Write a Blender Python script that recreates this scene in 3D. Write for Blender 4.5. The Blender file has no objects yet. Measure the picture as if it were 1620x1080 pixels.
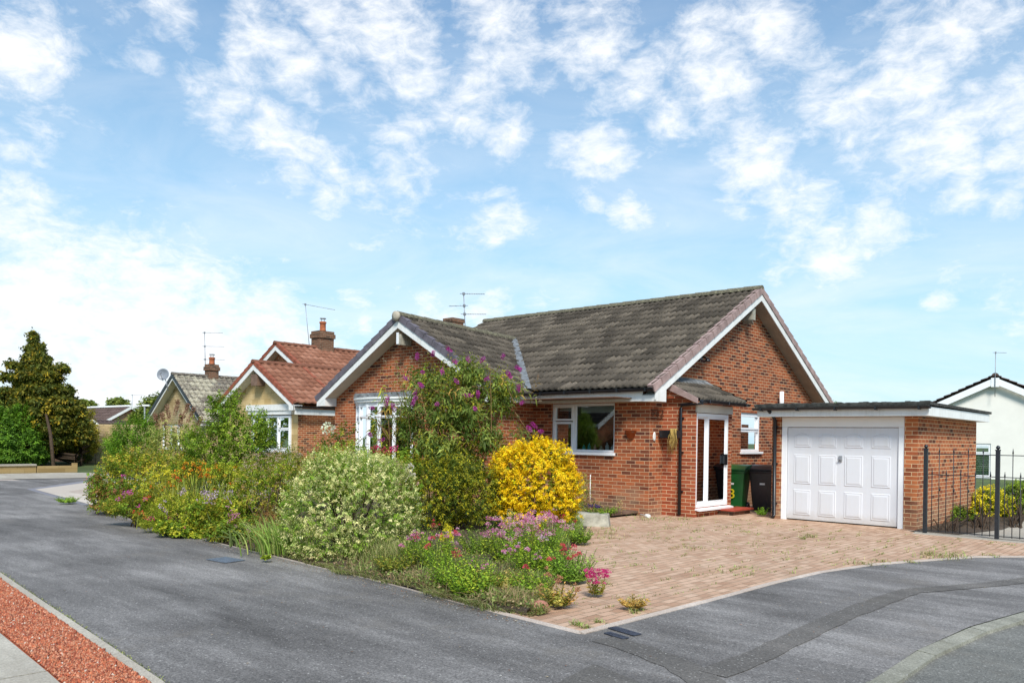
import bpy, math, random
import numpy as np
from mathutils import Vector, Matrix
R = math.radians
rng = np.random.default_rng(7)
random.seed(7)
S = bpy.context.scene
COL = S.collection

# ------------------------------------------------------------------ camera
CF, CH, CROLL, CYAW, CC = 1265.0, 692.0, R(.9), R(42.3), Vector((8.9, -13.95, 1.56))
def ray(px, py):
    a, b = px-810, CH-py
    cr, sr = math.cos(CROLL), math.sin(CROLL)
    u, v = a*cr-b*sr, b*cr+a*sr
    X, Y = u/CF, v/CF
    cy, sy = math.cos(CYAW), math.sin(CYAW)
    return Vector((X*cy-sy, X*sy+cy, Y))
def G(px, py, z=0.0):          # point of the ground seen at a photo pixel (measured once, a real place)
    d = ray(px, py); t = (z-CC.z)/d.z
    return CC+d*t
def D(px, py, Z):              # point at depth Z
    return CC+ray(px, py)*Z
cam = bpy.data.cameras.new('camera'); co = bpy.data.objects.new('camera', cam); COL.objects.link(co)
cam.sensor_width = 36; cam.lens = CF/1620*36; cam.shift_y = (CH-540)/1620; cam.clip_end = 2000
cy, sy = math.cos(CYAW), math.sin(CYAW)
xr = Vector((cy, sy, 0)); up = Vector((0, 0, 1)); back = Vector((sy, -cy, 0))
m = Matrix((xr, up, back)).transposed()
co.matrix_world = Matrix.Translation(CC) @ (m @ Matrix.Rotation(CROLL, 3, 'Z')).to_4x4()
S.camera = co
S.render.resolution_x = 1024; S.render.resolution_y = 682

# ------------------------------------------------------------------ materials
def nt(mat):
    mat.use_nodes = True; t = mat.node_tree; t.nodes.clear(); return t
class N:
    def __init__(s, t): s.t = t
    def __call__(s, kind, _in=None, **kw):
        n = s.t.nodes.new(kind)
        for k, v in kw.items(): setattr(n, k, v)
        for k, v in (_in or {}).items():
            i = n.inputs[k]
            if isinstance(v, bpy.types.NodeSocket): s.t.links.new(v, i)
            else: i.default_value = v
        return n
def c4(c): return (c[0], c[1], c[2], 1)
def ramp(n, fac, stops, interp='LINEAR'):
    r = n('ShaderNodeValToRGB', {'Fac': fac}); r.color_ramp.interpolation = interp
    e = r.color_ramp.elements
    while len(e) < len(stops): e.new(.5)
    for i, (p, c) in enumerate(stops):
        e[i].position = p; e[i].color = c4(c) if hasattr(c, '__len__') else (c, c, c, 1)
    return r.outputs['Color']
def mix(n, f, a, b, mode='MIX'):
    x = n('ShaderNodeMix', data_type='RGBA', blend_type=mode)
    for i, v in ((0, f), (6, a), (7, b)):
        if isinstance(v, bpy.types.NodeSocket): n.t.links.new(v, x.inputs[i])
        else: x.inputs[i].default_value = v if not hasattr(v, '__len__') or i == 0 else c4(v)
    return x.outputs[2]
def math_(n, op, a, b=0.0, clamp=False):
    x = n('ShaderNodeMath', {0: a, 1: b}, operation=op); x.use_clamp = clamp
    return x.outputs[0]
def noise(n, vec, scale, detail=4, rough=.55, out='Fac', dist=0.0):
    return n('ShaderNodeTexNoise', {'Vector': vec, 'Scale': scale, 'Detail': detail, 'Roughness': rough, 'Distortion': dist}).outputs[out]
def fin(n, col, rough=.8, bump=None, bs=.3, bd=.01, spec=.3, metal=0.0, extra=None):
    i = {'Base Color': col if isinstance(col, bpy.types.NodeSocket) else c4(col), 'Roughness': rough, 'Specular IOR Level': spec, 'Metallic': metal}
    i.update(extra or {})
    p = n('ShaderNodeBsdfPrincipled', i)
    if bump is not None:
        b = n('ShaderNodeBump', {'Height': bump, 'Strength': bs, 'Distance': bd})
        n.t.links.new(b.outputs[0], p.inputs['Normal'])
    o = n('ShaderNodeOutputMaterial'); n.t.links.new(p.outputs[0], o.inputs[0]); return p
M = {}
def new(name):
    m_ = bpy.data.materials.new(name); M[name] = m_; return N(nt(m_))
def plain(name, col, rough=.6, var=.12, scale=6, spec=.3, metal=0.0, bump=.15, bscale=60):
    n = new(name); g = n('ShaderNodeTexCoord').outputs['Object']
    a = noise(n, g, scale); b = noise(n, g, bscale)
    lo = [c*(1-var) for c in col]; hi = [min(1, c*(1+var)) for c in col]
    fin(n, ramp(n, a, [(.3, lo), (.7, hi)]), rough, b, bump, .004, spec, metal)
def brick(name, c_dark, c_mid, c_hi, mortar, wear=None, bw=.225, bh=.075, mw=.011, tint=0.0):
    n = new(name); uv = n('ShaderNodeUVMap').outputs[0]; ob = n('ShaderNodeTexCoord').outputs['Object']
    wob = noise(n, ob, 9, 2)
    b = n('ShaderNodeTexBrick', {'Vector': uv, 'Color1': (0, 0, 0, 1), 'Color2': (1, 1, 1, 1), 'Mortar': (.5, .5, .5, 1), 'Scale': 1.0,
          'Mortar Size': mw*.56, 'Mortar Smooth': .25, 'Bias': 0.0, 'Brick Width': bw, 'Row Height': bh})
    b.offset = .5
    r = n('ShaderNodeSeparateColor', {0: b.outputs['Color']}).outputs[0]
    big = noise(n, ob, .7, 3); fine = noise(n, ob, 70, 3)
    v = math_(n, 'ADD', r, math_(n, 'MULTIPLY', math_(n, 'SUBTRACT', big, .5), .7))
    v = math_(n, 'ADD', v, math_(n, 'MULTIPLY', math_(n, 'SUBTRACT', fine, .5), .35))
    col = ramp(n, v, [(0.0, c_dark), (.35, c_mid), (.75, [(a+q)/2 for a, q in zip(c_mid, c_hi)]), (1.0, c_hi)])
    mo = ramp(n, wob, [(.3, [x*.8 for x in mortar]), (.7, mortar)])
    if wear:
        z = n('ShaderNodeSeparateXYZ', {0: ob}).outputs[2]
        # dry salt bloom rising from the ground on the old wall (a stain with its own ragged shape)
        w = math_(n, 'ADD', math_(n, 'MULTIPLY', z, -1.1), math_(n, 'MULTIPLY', noise(n, ob, 1.7, 4), 1.9))
        w = n('ShaderNodeMapRange', {0: w, 1: .25, 2: .95, 3: 0.0, 4: .62}).outputs[0]
        col = mix(n, w, col, wear)
    out = mix(n, b.outputs['Fac'], col, mo)
    h = math_(n, 'SUBTRACT', math_(n, 'MULTIPLY', fine, .3), b.outputs['Fac'])
    fin(n, out, .9, h, .6, .008, .15)
brick('brick', (.085, .032, .024), (.255, .072, .032), (.42, .12, .046), (.62, .43, .26), (.36, .26, .17))
brick('brick_porch', (.17, .045, .024), (.33, .08, .036), (.43, .12, .05), (.74, .54, .34))
brick('brick_garage', (.11, .04, .024), (.32, .09, .038), (.46, .155, .06), (.74, .53, .31), (.30, .2, .13))
brick('brick_dark', (.07, .04, .028), (.15, .075, .045), (.22, .11, .065), (.30, .24, .17))
brick('buff_stone', (.28, .19, .08), (.36, .25, .11), (.40, .29, .14), (.28, .2, .09), bw=.45, bh=.15, mw=.006)
brick('buff_wall', (.36, .26, .13), (.48, .36, .19), (.55, .43, .25), (.3, .22, .13), bw=.3, bh=.12)

def blocks():
    n = new('block_paving'); ob = n('ShaderNodeTexCoord').outputs['Object']
    mp = n('ShaderNodeMapping', {'Vector': ob, 'Rotation': (0, 0, R(90))}).outputs[0]
    wob = n('ShaderNodeTexNoise', {'Vector': ob, 'Scale': 1.2, 'Detail': 2.0}).outputs['Color']
    mp = mix(n, .012, mp, wob, 'ADD')
    b = n('ShaderNodeTexBrick', {'Vector': mp, 'Color1': (0, 0, 0, 1), 'Color2': (1, 1, 1, 1), 'Mortar': (.5, .5, .5, 1), 'Scale': 1.0,
          'Mortar Size': .0062, 'Mortar Smooth': .3, 'Brick Width': .2, 'Row Height': .1})
    r = n('ShaderNodeSeparateColor', {0: b.outputs['Color']}).outputs[0]
    big = noise(n, ob, .55, 4); mid = noise(n, ob, 3.1, 5, .65); fine = noise(n, ob, 110, 2)
    v = math_(n, 'ADD', math_(n, 'MULTIPLY', r, .55), math_(n, 'MULTIPLY', big, .6))
    v = math_(n, 'ADD', v, math_(n, 'MULTIPLY', math_(n, 'SUBTRACT', fine, .5), .5))
    col = ramp(n, v, [(.15, (.33, .19, .12)), (.5, (.48, .305, .205)), (.95, (.60, .42, .30))])
    sand = n('ShaderNodeMapRange', {0: mid, 1: .5, 2: .72, 3: 0.0, 4: .6}).outputs[0]
    col = mix(n, sand, col, (.44, .32, .23))
    mo = ramp(n, mid, [(.35, (.12, .10, .06)), (.6, (.27, .20, .13))])
    st = n('ShaderNodeMapRange', {0: noise(n, ob, .8, 6, .7, dist=.5), 1: .52, 2: .72, 3: 0.0, 4: .28}).outputs[0]; col = mix(n, st, col, (.26, .19, .14))
    out = mix(n, math_(n, 'MULTIPLY', b.outputs['Fac'], .85), col, mo)
    fin(n, out, .9, math_(n, 'SUBTRACT', math_(n, 'MULTIPLY', fine, .3), b.outputs['Fac']), .6, .006, .15)
blocks()
def asphalt(name, lo, hi, sp, tint=(.13, .12, .10)):
    n = new(name); ob = n('ShaderNodeTexCoord').outputs['Object']
    big = noise(n, ob, .35, 5, .6, dist=.6)
    stretch = n('ShaderNodeMapping', {'Vector': ob, 'Scale': (.35, 1.6, 1)}).outputs[0]
    st = noise(n, stretch, 1.4, 5, .65)
    vo = n('ShaderNodeTexVoronoi', {'Vector': ob, 'Scale': 95.0})
    vr = n('ShaderNodeSeparateColor', {0: vo.outputs['Color']}).outputs[0]
    f2 = noise(n, ob, 38, 3, .7)
    v = math_(n, 'ADD', math_(n, 'MULTIPLY', big, .55), math_(n, 'MULTIPLY', st, .55))
    base = ramp(n, v, [(.40, lo), (.55, [(a+b)/2.3 for a, b in zip(lo, hi)]), (.70, hi)])
    g = math_(n, 'ADD', math_(n, 'MULTIPLY', vr, sp), math_(n, 'MULTIPLY', f2, sp*.9))
    g = math_(n, 'ADD', g, 1-sp*.95)
    col = mix(n, 1.0, base, n('ShaderNodeCombineColor', {0: g, 1: g, 2: g}).outputs[0], 'MULTIPLY')
    ds = n('ShaderNodeMapRange', {0: noise(n, ob, .9, 5, .7), 1: .56, 2: .75, 3: 0.0, 4: .55}).outputs[0]
    col = mix(n, ds, col, tint)
    chip = math_(n, 'GREATER_THAN', vr, .986)
    col = mix(n, math_(n, 'MULTIPLY', chip, .5), col, (.45, .43, .40))
    fin(n, col, .82, math_(n, 'ADD', vo.outputs['Distance'], f2), .35, .006, .35)
asphalt('asphalt', (.080, .073, .067), (.275, .258, .242), .7, (.19, .165, .135))
asphalt('asphalt_patch', (.09, .083, .074), (.17, .155, .138), .5, (.13, .115, .09))
asphalt('asphalt_road', (.12, .118, .104), (.20, .195, .172), .6, (.16, .14, .11))
asphalt('kerb_stone', (.17, .165, .125), (.33, .32, .26), .4, (.16, .14, .09))
asphalt('concrete', (.34, .30, .24), (.50, .46, .38), .3, (.25, .22, .17))
asphalt('concrete_pink', (.42, .34, .28), (.56, .48, .41), .25, (.4, .33, .25))
asphalt('soil', (.045, .032, .02), (.12, .085, .055), .6, (.16, .12, .08))
def gable_m(): pass
plain('white_upvc', (.80, .81, .82), .35, .03, 3, .5, bump=.03)
plain('cream_paint', (.62, .58, .48), .6, .1, 3)
plain('soffit', (.42, .37, .29), .7, .12, 3)  # brown base colour carries the shadow under the gable verge
plain('soffit_plain', (.62, .58, .46), .7, .08, 3)
plain('black_plastic', (.012, .013, .016), .35, .2, 5, .5, bump=.03)
plain('black_metal', (.016, .018, .022), .45, .3, 20, .5, bump=.1)
plain('lead', (.155, .165, .17), .65, .5, 9, .5, bump=.5, bscale=25)
plain('felt', (.055, .055, .05), .95, .55, 14, .1, bump=1.0, bscale=40)
plain('verge_tile', (.33, .235, .215), .8, .3, 5, .2, bump=.3)
plain('verge_grey', (.125, .112, .13), .8, .3, 5, .2, bump=.3)
plain('verge_red', (.27, .085, .05), .8, .25, 5, .2, bump=.3)
plain('render_white', (.76, .74, .68), .9, .05, 1.2, .1, bump=.3)
plain('green_bin', (.012, .105, .022), .4, .2, 4, .5, bump=.05)
plain('black_bin', (.012, .012, .015), .4, .3, 4, .5, bump=.05)
plain('terracotta', (.42, .10, .03), .75, .25, 12, .2)
plain('red_tile', (.36, .06, .035), .5, .2, 9, .4)
plain('yellow', (.75, .62, .02), .6, .05)
plain('dish_grey', (.20, .22, .25), .4, .1)
plain('metal_grey', (.28, .29, .31), .4, .15, 8, .5, .3)
plain('stone_grey', (.34, .32, .26), .9, .3, 9, .1, bump=.7)
plain('stone_red', (.38, .17, .12), .9, .3, 9, .1, bump=.7)
plain('bark', (.065, .045, .03), .95, .4, 14, .1, bump=.8)
plain('stem_tan', (.22, .13, .06), .9, .4, 14, .1)
plain('stem_green', (.09, .12, .035), .8, .3, 14, .1)
plain('pot_clay', (.40, .13, .06), .8, .3, 9, .2)
plain('curtain', (.55, .55, .52), .9, .08, 3)
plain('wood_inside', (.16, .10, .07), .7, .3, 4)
plain('slate_cover', (.04, .045, .062), .6, .3, 12, .4)
plain('iron_cover', (.12, .145, .18), .5, .3, 40, .4, bump=.8)
plain('wire', (.02, .015, .01), .7)
plain('aqua', (.05, .45, .45), .25); plain('rose_glass', (.6, .25, .25), .25); plain('clear_glass', (.55, .6, .6), .2)
plain('straw', (.50, .34, .10), .9, .3, 20)
plain('gravel_bed', (.30, .09, .05), .9, .4, 40, .1, bump=1.0, bscale=60)
def painted(name, col, grime, amt, base=False):
    n = new(name); ob = n('ShaderNodeTexCoord').outputs['Object']
    st = noise(n, n('ShaderNodeMapping', {'Vector': ob, 'Scale': (9, 9, .9)}).outputs[0], 2.2, 5, .65); sp = noise(n, ob, 2.4, 4, .6)
    f = n('ShaderNodeMapRange', {0: math_(n, 'MULTIPLY', st, sp), 1: .22, 2: .42, 3: 0.0, 4: amt}).outputs[0]
    c = mix(n, f, col, grime)
    if base:
        z = n('ShaderNodeSeparateXYZ', {0: ob}).outputs[2]; sc = n('ShaderNodeMapRange', {0: math_(n, 'ADD', z, math_(n, 'MULTIPLY', noise(n, ob, 14, 4, .7), -.22)), 1: .12, 2: -.1, 3: 0.0, 4: .5}).outputs[0]
        c = mix(n, sc, c, (.42, .36, .28))
    fin(n, c, .42, noise(n, ob, 40, 3), .05, .003, .4)
painted('white_paint', (.78, .78, .75), (.50, .48, .42), .45); painted('door_white', (.66, .67, .70), (.60, .59, .56), .35, True)
def pane():
    n = new('glass')
    lw = n('ShaderNodeFresnel', {'IOR': 1.52}).outputs[0]
    tr = n('ShaderNodeBsdfTransparent', {'Color': (.88, .91, .90, 1)})
    gl = n('ShaderNodeBsdfGlossy', {'Color': (.95, .97, 1, 1), 'Roughness': .015})
    mx = n('ShaderNodeMixShader', {0: lw, 1: tr.outputs[0], 2: gl.outputs[0]})
    o = n('ShaderNodeOutputMaterial', {0: mx.outputs[0]})
pane()
def tiles_m(name, cols, lichen, lamt, lth=.62):
    n = new(name); ob = n('ShaderNodeTexCoord').outputs['Object']
    a = n('ShaderNodeAttribute', attribute_name='Col').outputs['Fac']
    big = noise(n, ob, .9, 4); fine = noise(n, ob, 45, 4, .7); m2 = noise(n, ob, 9, 5, .7)
    v = math_(n, 'ADD', math_(n, 'MULTIPLY', a, .34), math_(n, 'MULTIPLY', fine, .75))
    v = math_(n, 'ADD', v, math_(n, 'MULTIPLY', math_(n, 'SUBTRACT', big, .5), .22))
    col = ramp(n, v, [(.2, cols[0]), (.5, cols[1]), (.9, cols[2])])
    lf = n('ShaderNodeMapRange', {0: math_(n, 'ADD', math_(n, 'MULTIPLY', noise(n, ob, 16, 5, .75), .9), math_(n, 'MULTIPLY', a, .12)), 1: lth-.08, 2: lth+.06, 3: 0.0, 4: lamt}).outputs[0]
    col = mix(n, lf, col, lichen)
    fin(n, col, .92, fine, .5, .006, .15)
tiles_m('tiles_brown', [(.026, .022, .018), (.074, .063, .050), (.165, .138, .108)], (.45, .39, .28), .7, .71)
tiles_m('tiles_mossy', [(.08, .065, .055), (.15, .125, .105), (.24, .20, .15)], (.46, .43, .32), .95, .54)
tiles_m('tiles_red', [(.13, .055, .035), (.24, .105, .065), (.37, .18, .12)], (.36, .24, .18), .4, .64)
tiles_m('tiles_far', [(.075, .05, .045), (.11, .075, .065), (.15, .105, .095)], (.16, .12, .11), .3)
tiles_m('ridge_mossy', [(.07, .065, .045), (.16, .145, .105), (.25, .225, .17)], (.36, .34, .2), .7, .55)

def leaf_m(name='leaf', rough=.6, trans=.28):
    n = new(name); a = n('ShaderNodeAttribute', attribute_name='Col').outputs['Color']
    p = n('ShaderNodeBsdfPrincipled', {'Base Color': a, 'Roughness': rough, 'Specular IOR Level': .2})
    t = n('ShaderNodeBsdfTranslucent', {'Color': mix(n, 1.0, a, (1.25, 1.35, .7), 'MULTIPLY')})
    mx = n('ShaderNodeMixShader', {0: trans, 1: p.outputs[0], 2: t.outputs[0]})
    n('ShaderNodeOutputMaterial', {0: mx.outputs[0]})
leaf_m(); leaf_m('petal', .7, .35)
def colattr(name, rough=.85):
    n = new(name); a = n('ShaderNodeAttribute', attribute_name='Col').outputs['Color']
    fin(n, a, rough, None, spec=.15)
colattr('stones')

# ------------------------------------------------------------------ mesh helpers
class MB:
    def __init__(s): s.v = []; s.f = []; s.mi = []; s.cur = 0; s.sm = []; s.uv = {}
    def vert(s, p): s.v.append(tuple(p)); return len(s.v)-1
    def face(s, pts, smooth=False, uv=None):
        i = [s.vert(p) for p in pts]; s.fi(i, smooth)
        if uv: s.uv[len(s.f)-1] = uv
    def fi(s, idx, smooth=False): s.f.append(tuple(idx)); s.mi.append(s.cur); s.sm.append(smooth)
    def hexa(s, p):    # p: 8 points, bottom 4 ccw, top 4
        i = [s.vert(q) for q in p]
        for q in ((3, 2, 1, 0), (4, 5, 6, 7), (0, 1, 5, 4), (1, 2, 6, 5), (2, 3, 7, 6), (3, 0, 4, 7)): s.fi([i[k] for k in q])
    def box(s, x0, y0, z0, x1, y1, z1):
        s.hexa([(x0, y0, z0), (x1, y0, z0), (x1, y1, z0), (x0, y1, z0), (x0, y0, z1), (x1, y0, z1), (x1, y1, z1), (x0, y1, z1)])
    def obox(s, F, u0, u1, z0, z1, d0, d1):
        s.hexa([F(u0, z0, d0), F(u1, z0, d0), F(u1, z0, d1), F(u0, z0, d1), F(u0, z1, d0), F(u1, z1, d0), F(u1, z1, d1), F(u0, z1, d1)])
    def prism(s, poly, ext):   # poly: list of 3d points, ext: vector
        ext = Vector(ext); a = [s.vert(p) for p in poly]; b = [s.vert(Vector(p)+ext) for p in poly]; n = len(poly)
        s.fi(a[::-1]); s.fi(b)
        for i in range(n): s.fi((a[i], a[(i+1) % n], b[(i+1) % n], b[i]))
    def bar(s, a, b, w, h, upv=(0, 0, 1)):
        a = Vector(a); b = Vector(b); d = (b-a).normalized(); u = d.cross(Vector(upv)).normalized()*w/2; v = u.cross(d).normalized()*h/2
        s.hexa([a-u-v, a+u-v, b+u-v, b-u-v, a-u+v, a+u+v, b+u+v, b-u+v])
    def tube(s, pts, r, n=8, cap=True, smooth=True):
        pts = [Vector(p) for p in pts]; rr = r if hasattr(r, '__len__') else [r]*len(pts); rings = []
        for i, p in enumerate(pts):
            d = (pts[min(i+1, len(pts)-1)]-pts[max(i-1, 0)]).normalized()
            a = d.cross(Vector((0, 0, 1)) if abs(d.z) < .9 else Vector((1, 0, 0))).normalized(); b = d.cross(a)
            rings.append([s.vert(p+(a*math.cos(t)+b*math.sin(t))*rr[i]) for t in [2*math.pi*k/n for k in range(n)]])
        for q, w in zip(rings, rings[1:]):
            for k in range(n): s.fi((q[k], q[(k+1) % n], w[(k+1) % n], w[k]), smooth)
        if cap: s.fi(rings[0][::-1]); s.fi(rings[-1])
    def lathe(s, c, prof, n=16, axis=(0, 0, 1), smooth=True):
        c = Vector(c); ax = Vector(axis).normalized(); a = ax.cross(Vector((1, 0, 0)) if abs(ax.x) < .9 else Vector((0, 1, 0))).normalized(); b = ax.cross(a)
        rings = [[s.vert(c+ax*h+(a*math.cos(t)+b*math.sin(t))*r) for t in [2*math.pi*k/n for k in range(n)]] for r, h in prof]
        for q, w in zip(rings, rings[1:]):
            for k in range(n): s.fi((q[k], q[(k+1) % n], w[(k+1) % n], w[k]), smooth)
        s.fi(rings[0][::-1]); s.fi(rings[-1])
    def build(s, name, mats, parent=None, bevel=0):
        me = bpy.data.meshes.new(name); o = bpy.data.objects.new(name, me); COL.objects.link(o)
        off = Vector((0, 0, 0))
        if parent:
            o.parent = parent; q = parent
            while q: off += q.location; q = q.parent
        me.from_pydata([tuple(Vector(p)-off) for p in s.v], [], s.f)
        for mm in (mats if isinstance(mats, (list, tuple)) else [mats]): me.materials.append(M[mm])
        me.polygons.foreach_set('material_index', s.mi); me.polygons.foreach_set('use_smooth', s.sm)
        uvl = me.uv_layers.new(name='UVMap'); uvs = np.zeros((len(me.loops), 2))
        for p in me.polygons:
            if p.index in s.uv:
                for li, q in zip(p.loop_indices, s.uv[p.index]): uvs[li] = q
                continue
            nx, ny, nz = abs(p.normal.x), abs(p.normal.y), abs(p.normal.z)
            for li, vi in zip(p.loop_indices, p.vertices):
                x, y, z = s.v[vi]
                if nz > .8: uvs[li] = (x, y)
                elif nx > ny: uvs[li] = (y+.11, z)
                else: uvs[li] = (x, z)
        uvl.data.foreach_set('uv', uvs.ravel())
        if bevel:
            b = o.modifiers.new('bevel', 'BEVEL'); b.width = bevel; b.segments = 2; b.limit_method = 'ANGLE'
        return o
def frame(o, u, n):
    o = Vector(o); u = Vector(u); n = Vector(n)
    return lambda a, z, d=0.0: o+u*a+n*d+Vector((0, 0, z))
def tag(o, label=None, cat=None, group=None, kind=None):
    for k, v in (('label', label), ('category', cat), ('group', group), ('kind', kind)):
        if v: o[k] = v
    return o
def thing(name, label, cat, loc, group=None):
    o = bpy.data.objects.new(name, None); COL.objects.link(o); o.location = Vector(loc); o.empty_display_size = .2
    return tag(o, label, cat, group)
def wallgrid(mb, F, u0, u1, z0, z1, holes=(), th=.25):
    us = sorted({u0, u1, *[h[0] for h in holes], *[h[1] for h in holes]}); zs = sorted({z0, z1, *[h[2] for h in holes], *[h[3] for h in holes]})
    inh = lambda u, z: any(h[0] < u < h[1] and h[2] < z < h[3] for h in holes)
    for a, b in zip(us, us[1:]):
        for c, d in zip(zs, zs[1:]):
            if inh((a+b)/2, (c+d)/2): continue
            mb.face([F(a, c), F(b, c), F(b, d), F(a, d)]); mb.face([F(a, c, -th), F(a, d, -th), F(b, d, -th), F(b, c, -th)])
    for h in list(holes):
        a, b, c, d = h[:4]
        for p, q in (((a, c), (b, c)), ((b, c), (b, d)), ((b, d), (a, d)), ((a, d), (a, c))):
            mb.face([F(*p), F(*p, -th), F(*q, -th), F(*q)])
def np_obj(name, V, F4, mats, parent=None, cols=None, smooth=False, mi=None):
    """numpy quad mesh; V world coords"""
    off = Vector((0, 0, 0)); q = parent
    while q: off += q.location; q = q.parent
    me = bpy.data.meshes.new(name); o = bpy.data.objects.new(name, me); COL.objects.link(o)
    if parent: o.parent = parent
    V = np.asarray(V, dtype=np.float32)-np.array(off, dtype=np.float32)
    nf = len(F4); k = F4.shape[1]
    me.vertices.add(len(V)); me.vertices.foreach_set('co', V.ravel())
    me.loops.add(nf*k); me.loops.foreach_set('vertex_index', F4.ravel().astype(np.int32))
    me.polygons.add(nf); me.polygons.foreach_set('loop_start', np.arange(0, nf*k, k, dtype=np.int32)); me.polygons.foreach_set('loop_total', np.full(nf, k, dtype=np.int32))
    if smooth: me.polygons.foreach_set('use_smooth', np.ones(nf, dtype=bool))
    for mm in (mats if isinstance(mats, (list, tuple)) else [mats]): me.materials.append(M[mm])
    if mi is not None: me.polygons.foreach_set('material_index', mi)
    if cols is not None:
        a = me.color_attributes.new('Col', 'FLOAT_COLOR', 'POINT'); c = np.ones((len(V), 4), dtype=np.float32); c[:, :3] = cols
        a.data.foreach_set('color', c.ravel())
    me.update(calc_edges=True); me.validate()
    return o

# ---- tiled roof slope: p0 = eave corner, u = unit vector along eave, v = unit vector up the slope
def tile_slope(name, p0, u, v, lu, lv, mat, parent, gauge=.335, pitch=.165, clip=None, hgt=.042, seed=1):
    r = np.random.default_rng(seed)
    p0 = np.array(p0, float); u = np.array(u, float); v = np.array(v, float); n = np.cross(u, v); n = n/np.linalg.norm(n)
    if n[2] < 0: n = -n
    fr = np.array([0, .22, .34, .5, .66, .78]); hh = np.array([0, .004, .024, .033, .024, .004])*hgt/.033
    nr = int(math.ceil(lu/pitch)); U = np.concatenate([(i+fr)*pitch for i in range(nr)]+[[nr*pitch]]); H = np.concatenate([np.tile(hh, nr), [0]])
    U = np.minimum(U, lu); nc = int(math.ceil(lv/gauge)); V = []; C = []; Fq = []; m_ = len(U); base = 0
    tile_id = (np.arange(m_)//12)
    for c in range(nc):
        a, b = c*gauge, min((c+1)*gauge+.02, lv)
        tr = r.random(tile_id.max()+2); tj = (r.random(tile_id.max()+2)-.5)*.010; tl = (r.random(tile_id.max()+2)-.5)*.018
        sh = (c % 2)*6; tid = (np.arange(m_)+sh)//12
        k = tr[tid]; j = tj[tid]; l = tl[tid]
        for row, (vv, lift, hs) in enumerate(((a+.004, -.012, .6), (a, .044, 1.0), (b, .002, 1.0))):
            P = p0+U[:, None]*u+((vv+(l if row < 2 and c > 0 else 0*l))[:, None])*v+((H*hs+lift+j)[:, None])*n
            V.append(P); C.append(np.repeat(k[:, None], 3, 1))
        for q in (0, 1):
            i0 = base+q*m_; i = np.arange(m_-1)
            Fq.append(np.stack([i0+i, i0+i+1, i0+m_+i+1, i0+m_+i], 1))
        base += 3*m_
    V = np.concatenate(V); C = np.concatenate(C); Fq = np.concatenate(Fq)
    if clip is not None:
        cen = V[Fq].mean(1); Fq = Fq[clip(cen)]
    return np_obj(name, V, Fq, mat, parent, C)
def ridge_tiles(mb, a, b, r=.11, seg=.45, drop=.03):
    a = Vector(a); b = Vector(b); L = (b-a).length; d = (b-a)/L; s_ = d.cross(Vector((0, 0, 1))).normalized(); n = max(1, round(L/seg))
    for i in range(n):
        p = a+d*(L*i/n); q = a+d*(L*(i+1)/n+.01); rings = []
        for pt, rr in ((p, r+.008), (q, r-.004)):
            rings.append([mb.vert(pt+s_*math.cos(t)*rr*1.1+Vector((0, 0, math.sin(t)*rr-drop+random.uniform(-.002, .002)))) for t in [math.pi*k/8 for k in range(9)]])
        for k in range(8): mb.fi((rings[0][k], rings[0][k+1], rings[1][k+1], rings[1][k]), False)
        mb.fi(rings[0][::-1]); mb.fi(rings[1])
def verge_units(mb, a, b, out, n, w=.12, h=.105):
    """cloaked verge tiles from eave a to apex b; out = unit vector off the gable"""
    a = Vector(a); b = Vector(b); d = (b-a).normalized(); L = (b-a).length; out = Vector(out); nn = out.cross(d)
    if nn.z < 0: nn = -nn
    for i in range(n):
        p = a+d*(L*i/n-.012); q = a+d*(L*(i+1)/n+.0); t0, t1 = .055, .034
        mb.hexa([p-out*w-nn*.0, p+out*.02-nn*h, q+out*.012-nn*h, q-out*w, p-out*w+nn*t0, p+out*.02+nn*t0, q+out*.012+nn*t1, q-out*w+nn*t1])
        mb.hexa([p+out*.02-nn*h, p+out*.024-nn*h, q+out*.016-nn*h, q+out*.012-nn*h, p+out*.02+nn*t0, p+out*.024+nn*t0, q+out*.016+nn*t1, q+out*.012+nn*t1])
def bargeboards(mb, eL, ap, eR, inw, h=.2, t=.025):
    """two sloping boards along verge; points are top edge; inw = vector into the wall side"""
    inw = Vector(inw)*t; dz = Vector((0, 0, -1))
    for e in (eL, eR):
        e = Vector(e); a = Vector(ap); k = h*1.14
        mb.prism([e, a, a+dz*k, e+dz*k], inw)

# windows
def window(parent, F, u0, u1, z0, z1, lights, d=-.06, fw=.055, sill=True, name='window', glassd=-.09, panemat='glass', sillout=.06):
    mb = MB(); o0, o1 = d-.05, d+.012
    mb.obox(F, u0, u1, z0, z0+fw, o0, o1); mb.obox(F, u0, u1, z1-fw, z1, o0, o1); mb.obox(F, u0, u0+fw, z0+fw, z1-fw, o0, o1); mb.obox(F, u1-fw, u1, z0+fw, z1-fw, o0, o1)
    for (a, b, c, e) in lights.get('bars', []): mb.obox(F, a, b, c, e, o0+.003, o1-.003)
    for (a, b, c, e) in lights.get('sash', []):
        w = .045; s0, s1 = o0+.01, o1+.014
        mb.obox(F, a, b, c, c+w, s0, s1); mb.obox(F, a, b, e-w, e, s0, s1); mb.obox(F, a, a+w, c+w, e-w, s0, s1); mb.obox(F, b-w, b, c+w, e-w, s0, s1)
    fr = mb.build(name, 'white_upvc', parent)
    g = MB(); g.obox(F, u0+fw*.5, u1-fw*.5, z0+fw*.5, z1-fw*.5, d-.03, d-.024); g.build('pane', panemat, fr)
    if sill:
        sm = MB(); sm.obox(F, u0-.03, u1+.03, z0-.06, z0-.002, d-.02, sillout); sm.build('sill', 'white_upvc', fr, .006)
    return fr

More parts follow.
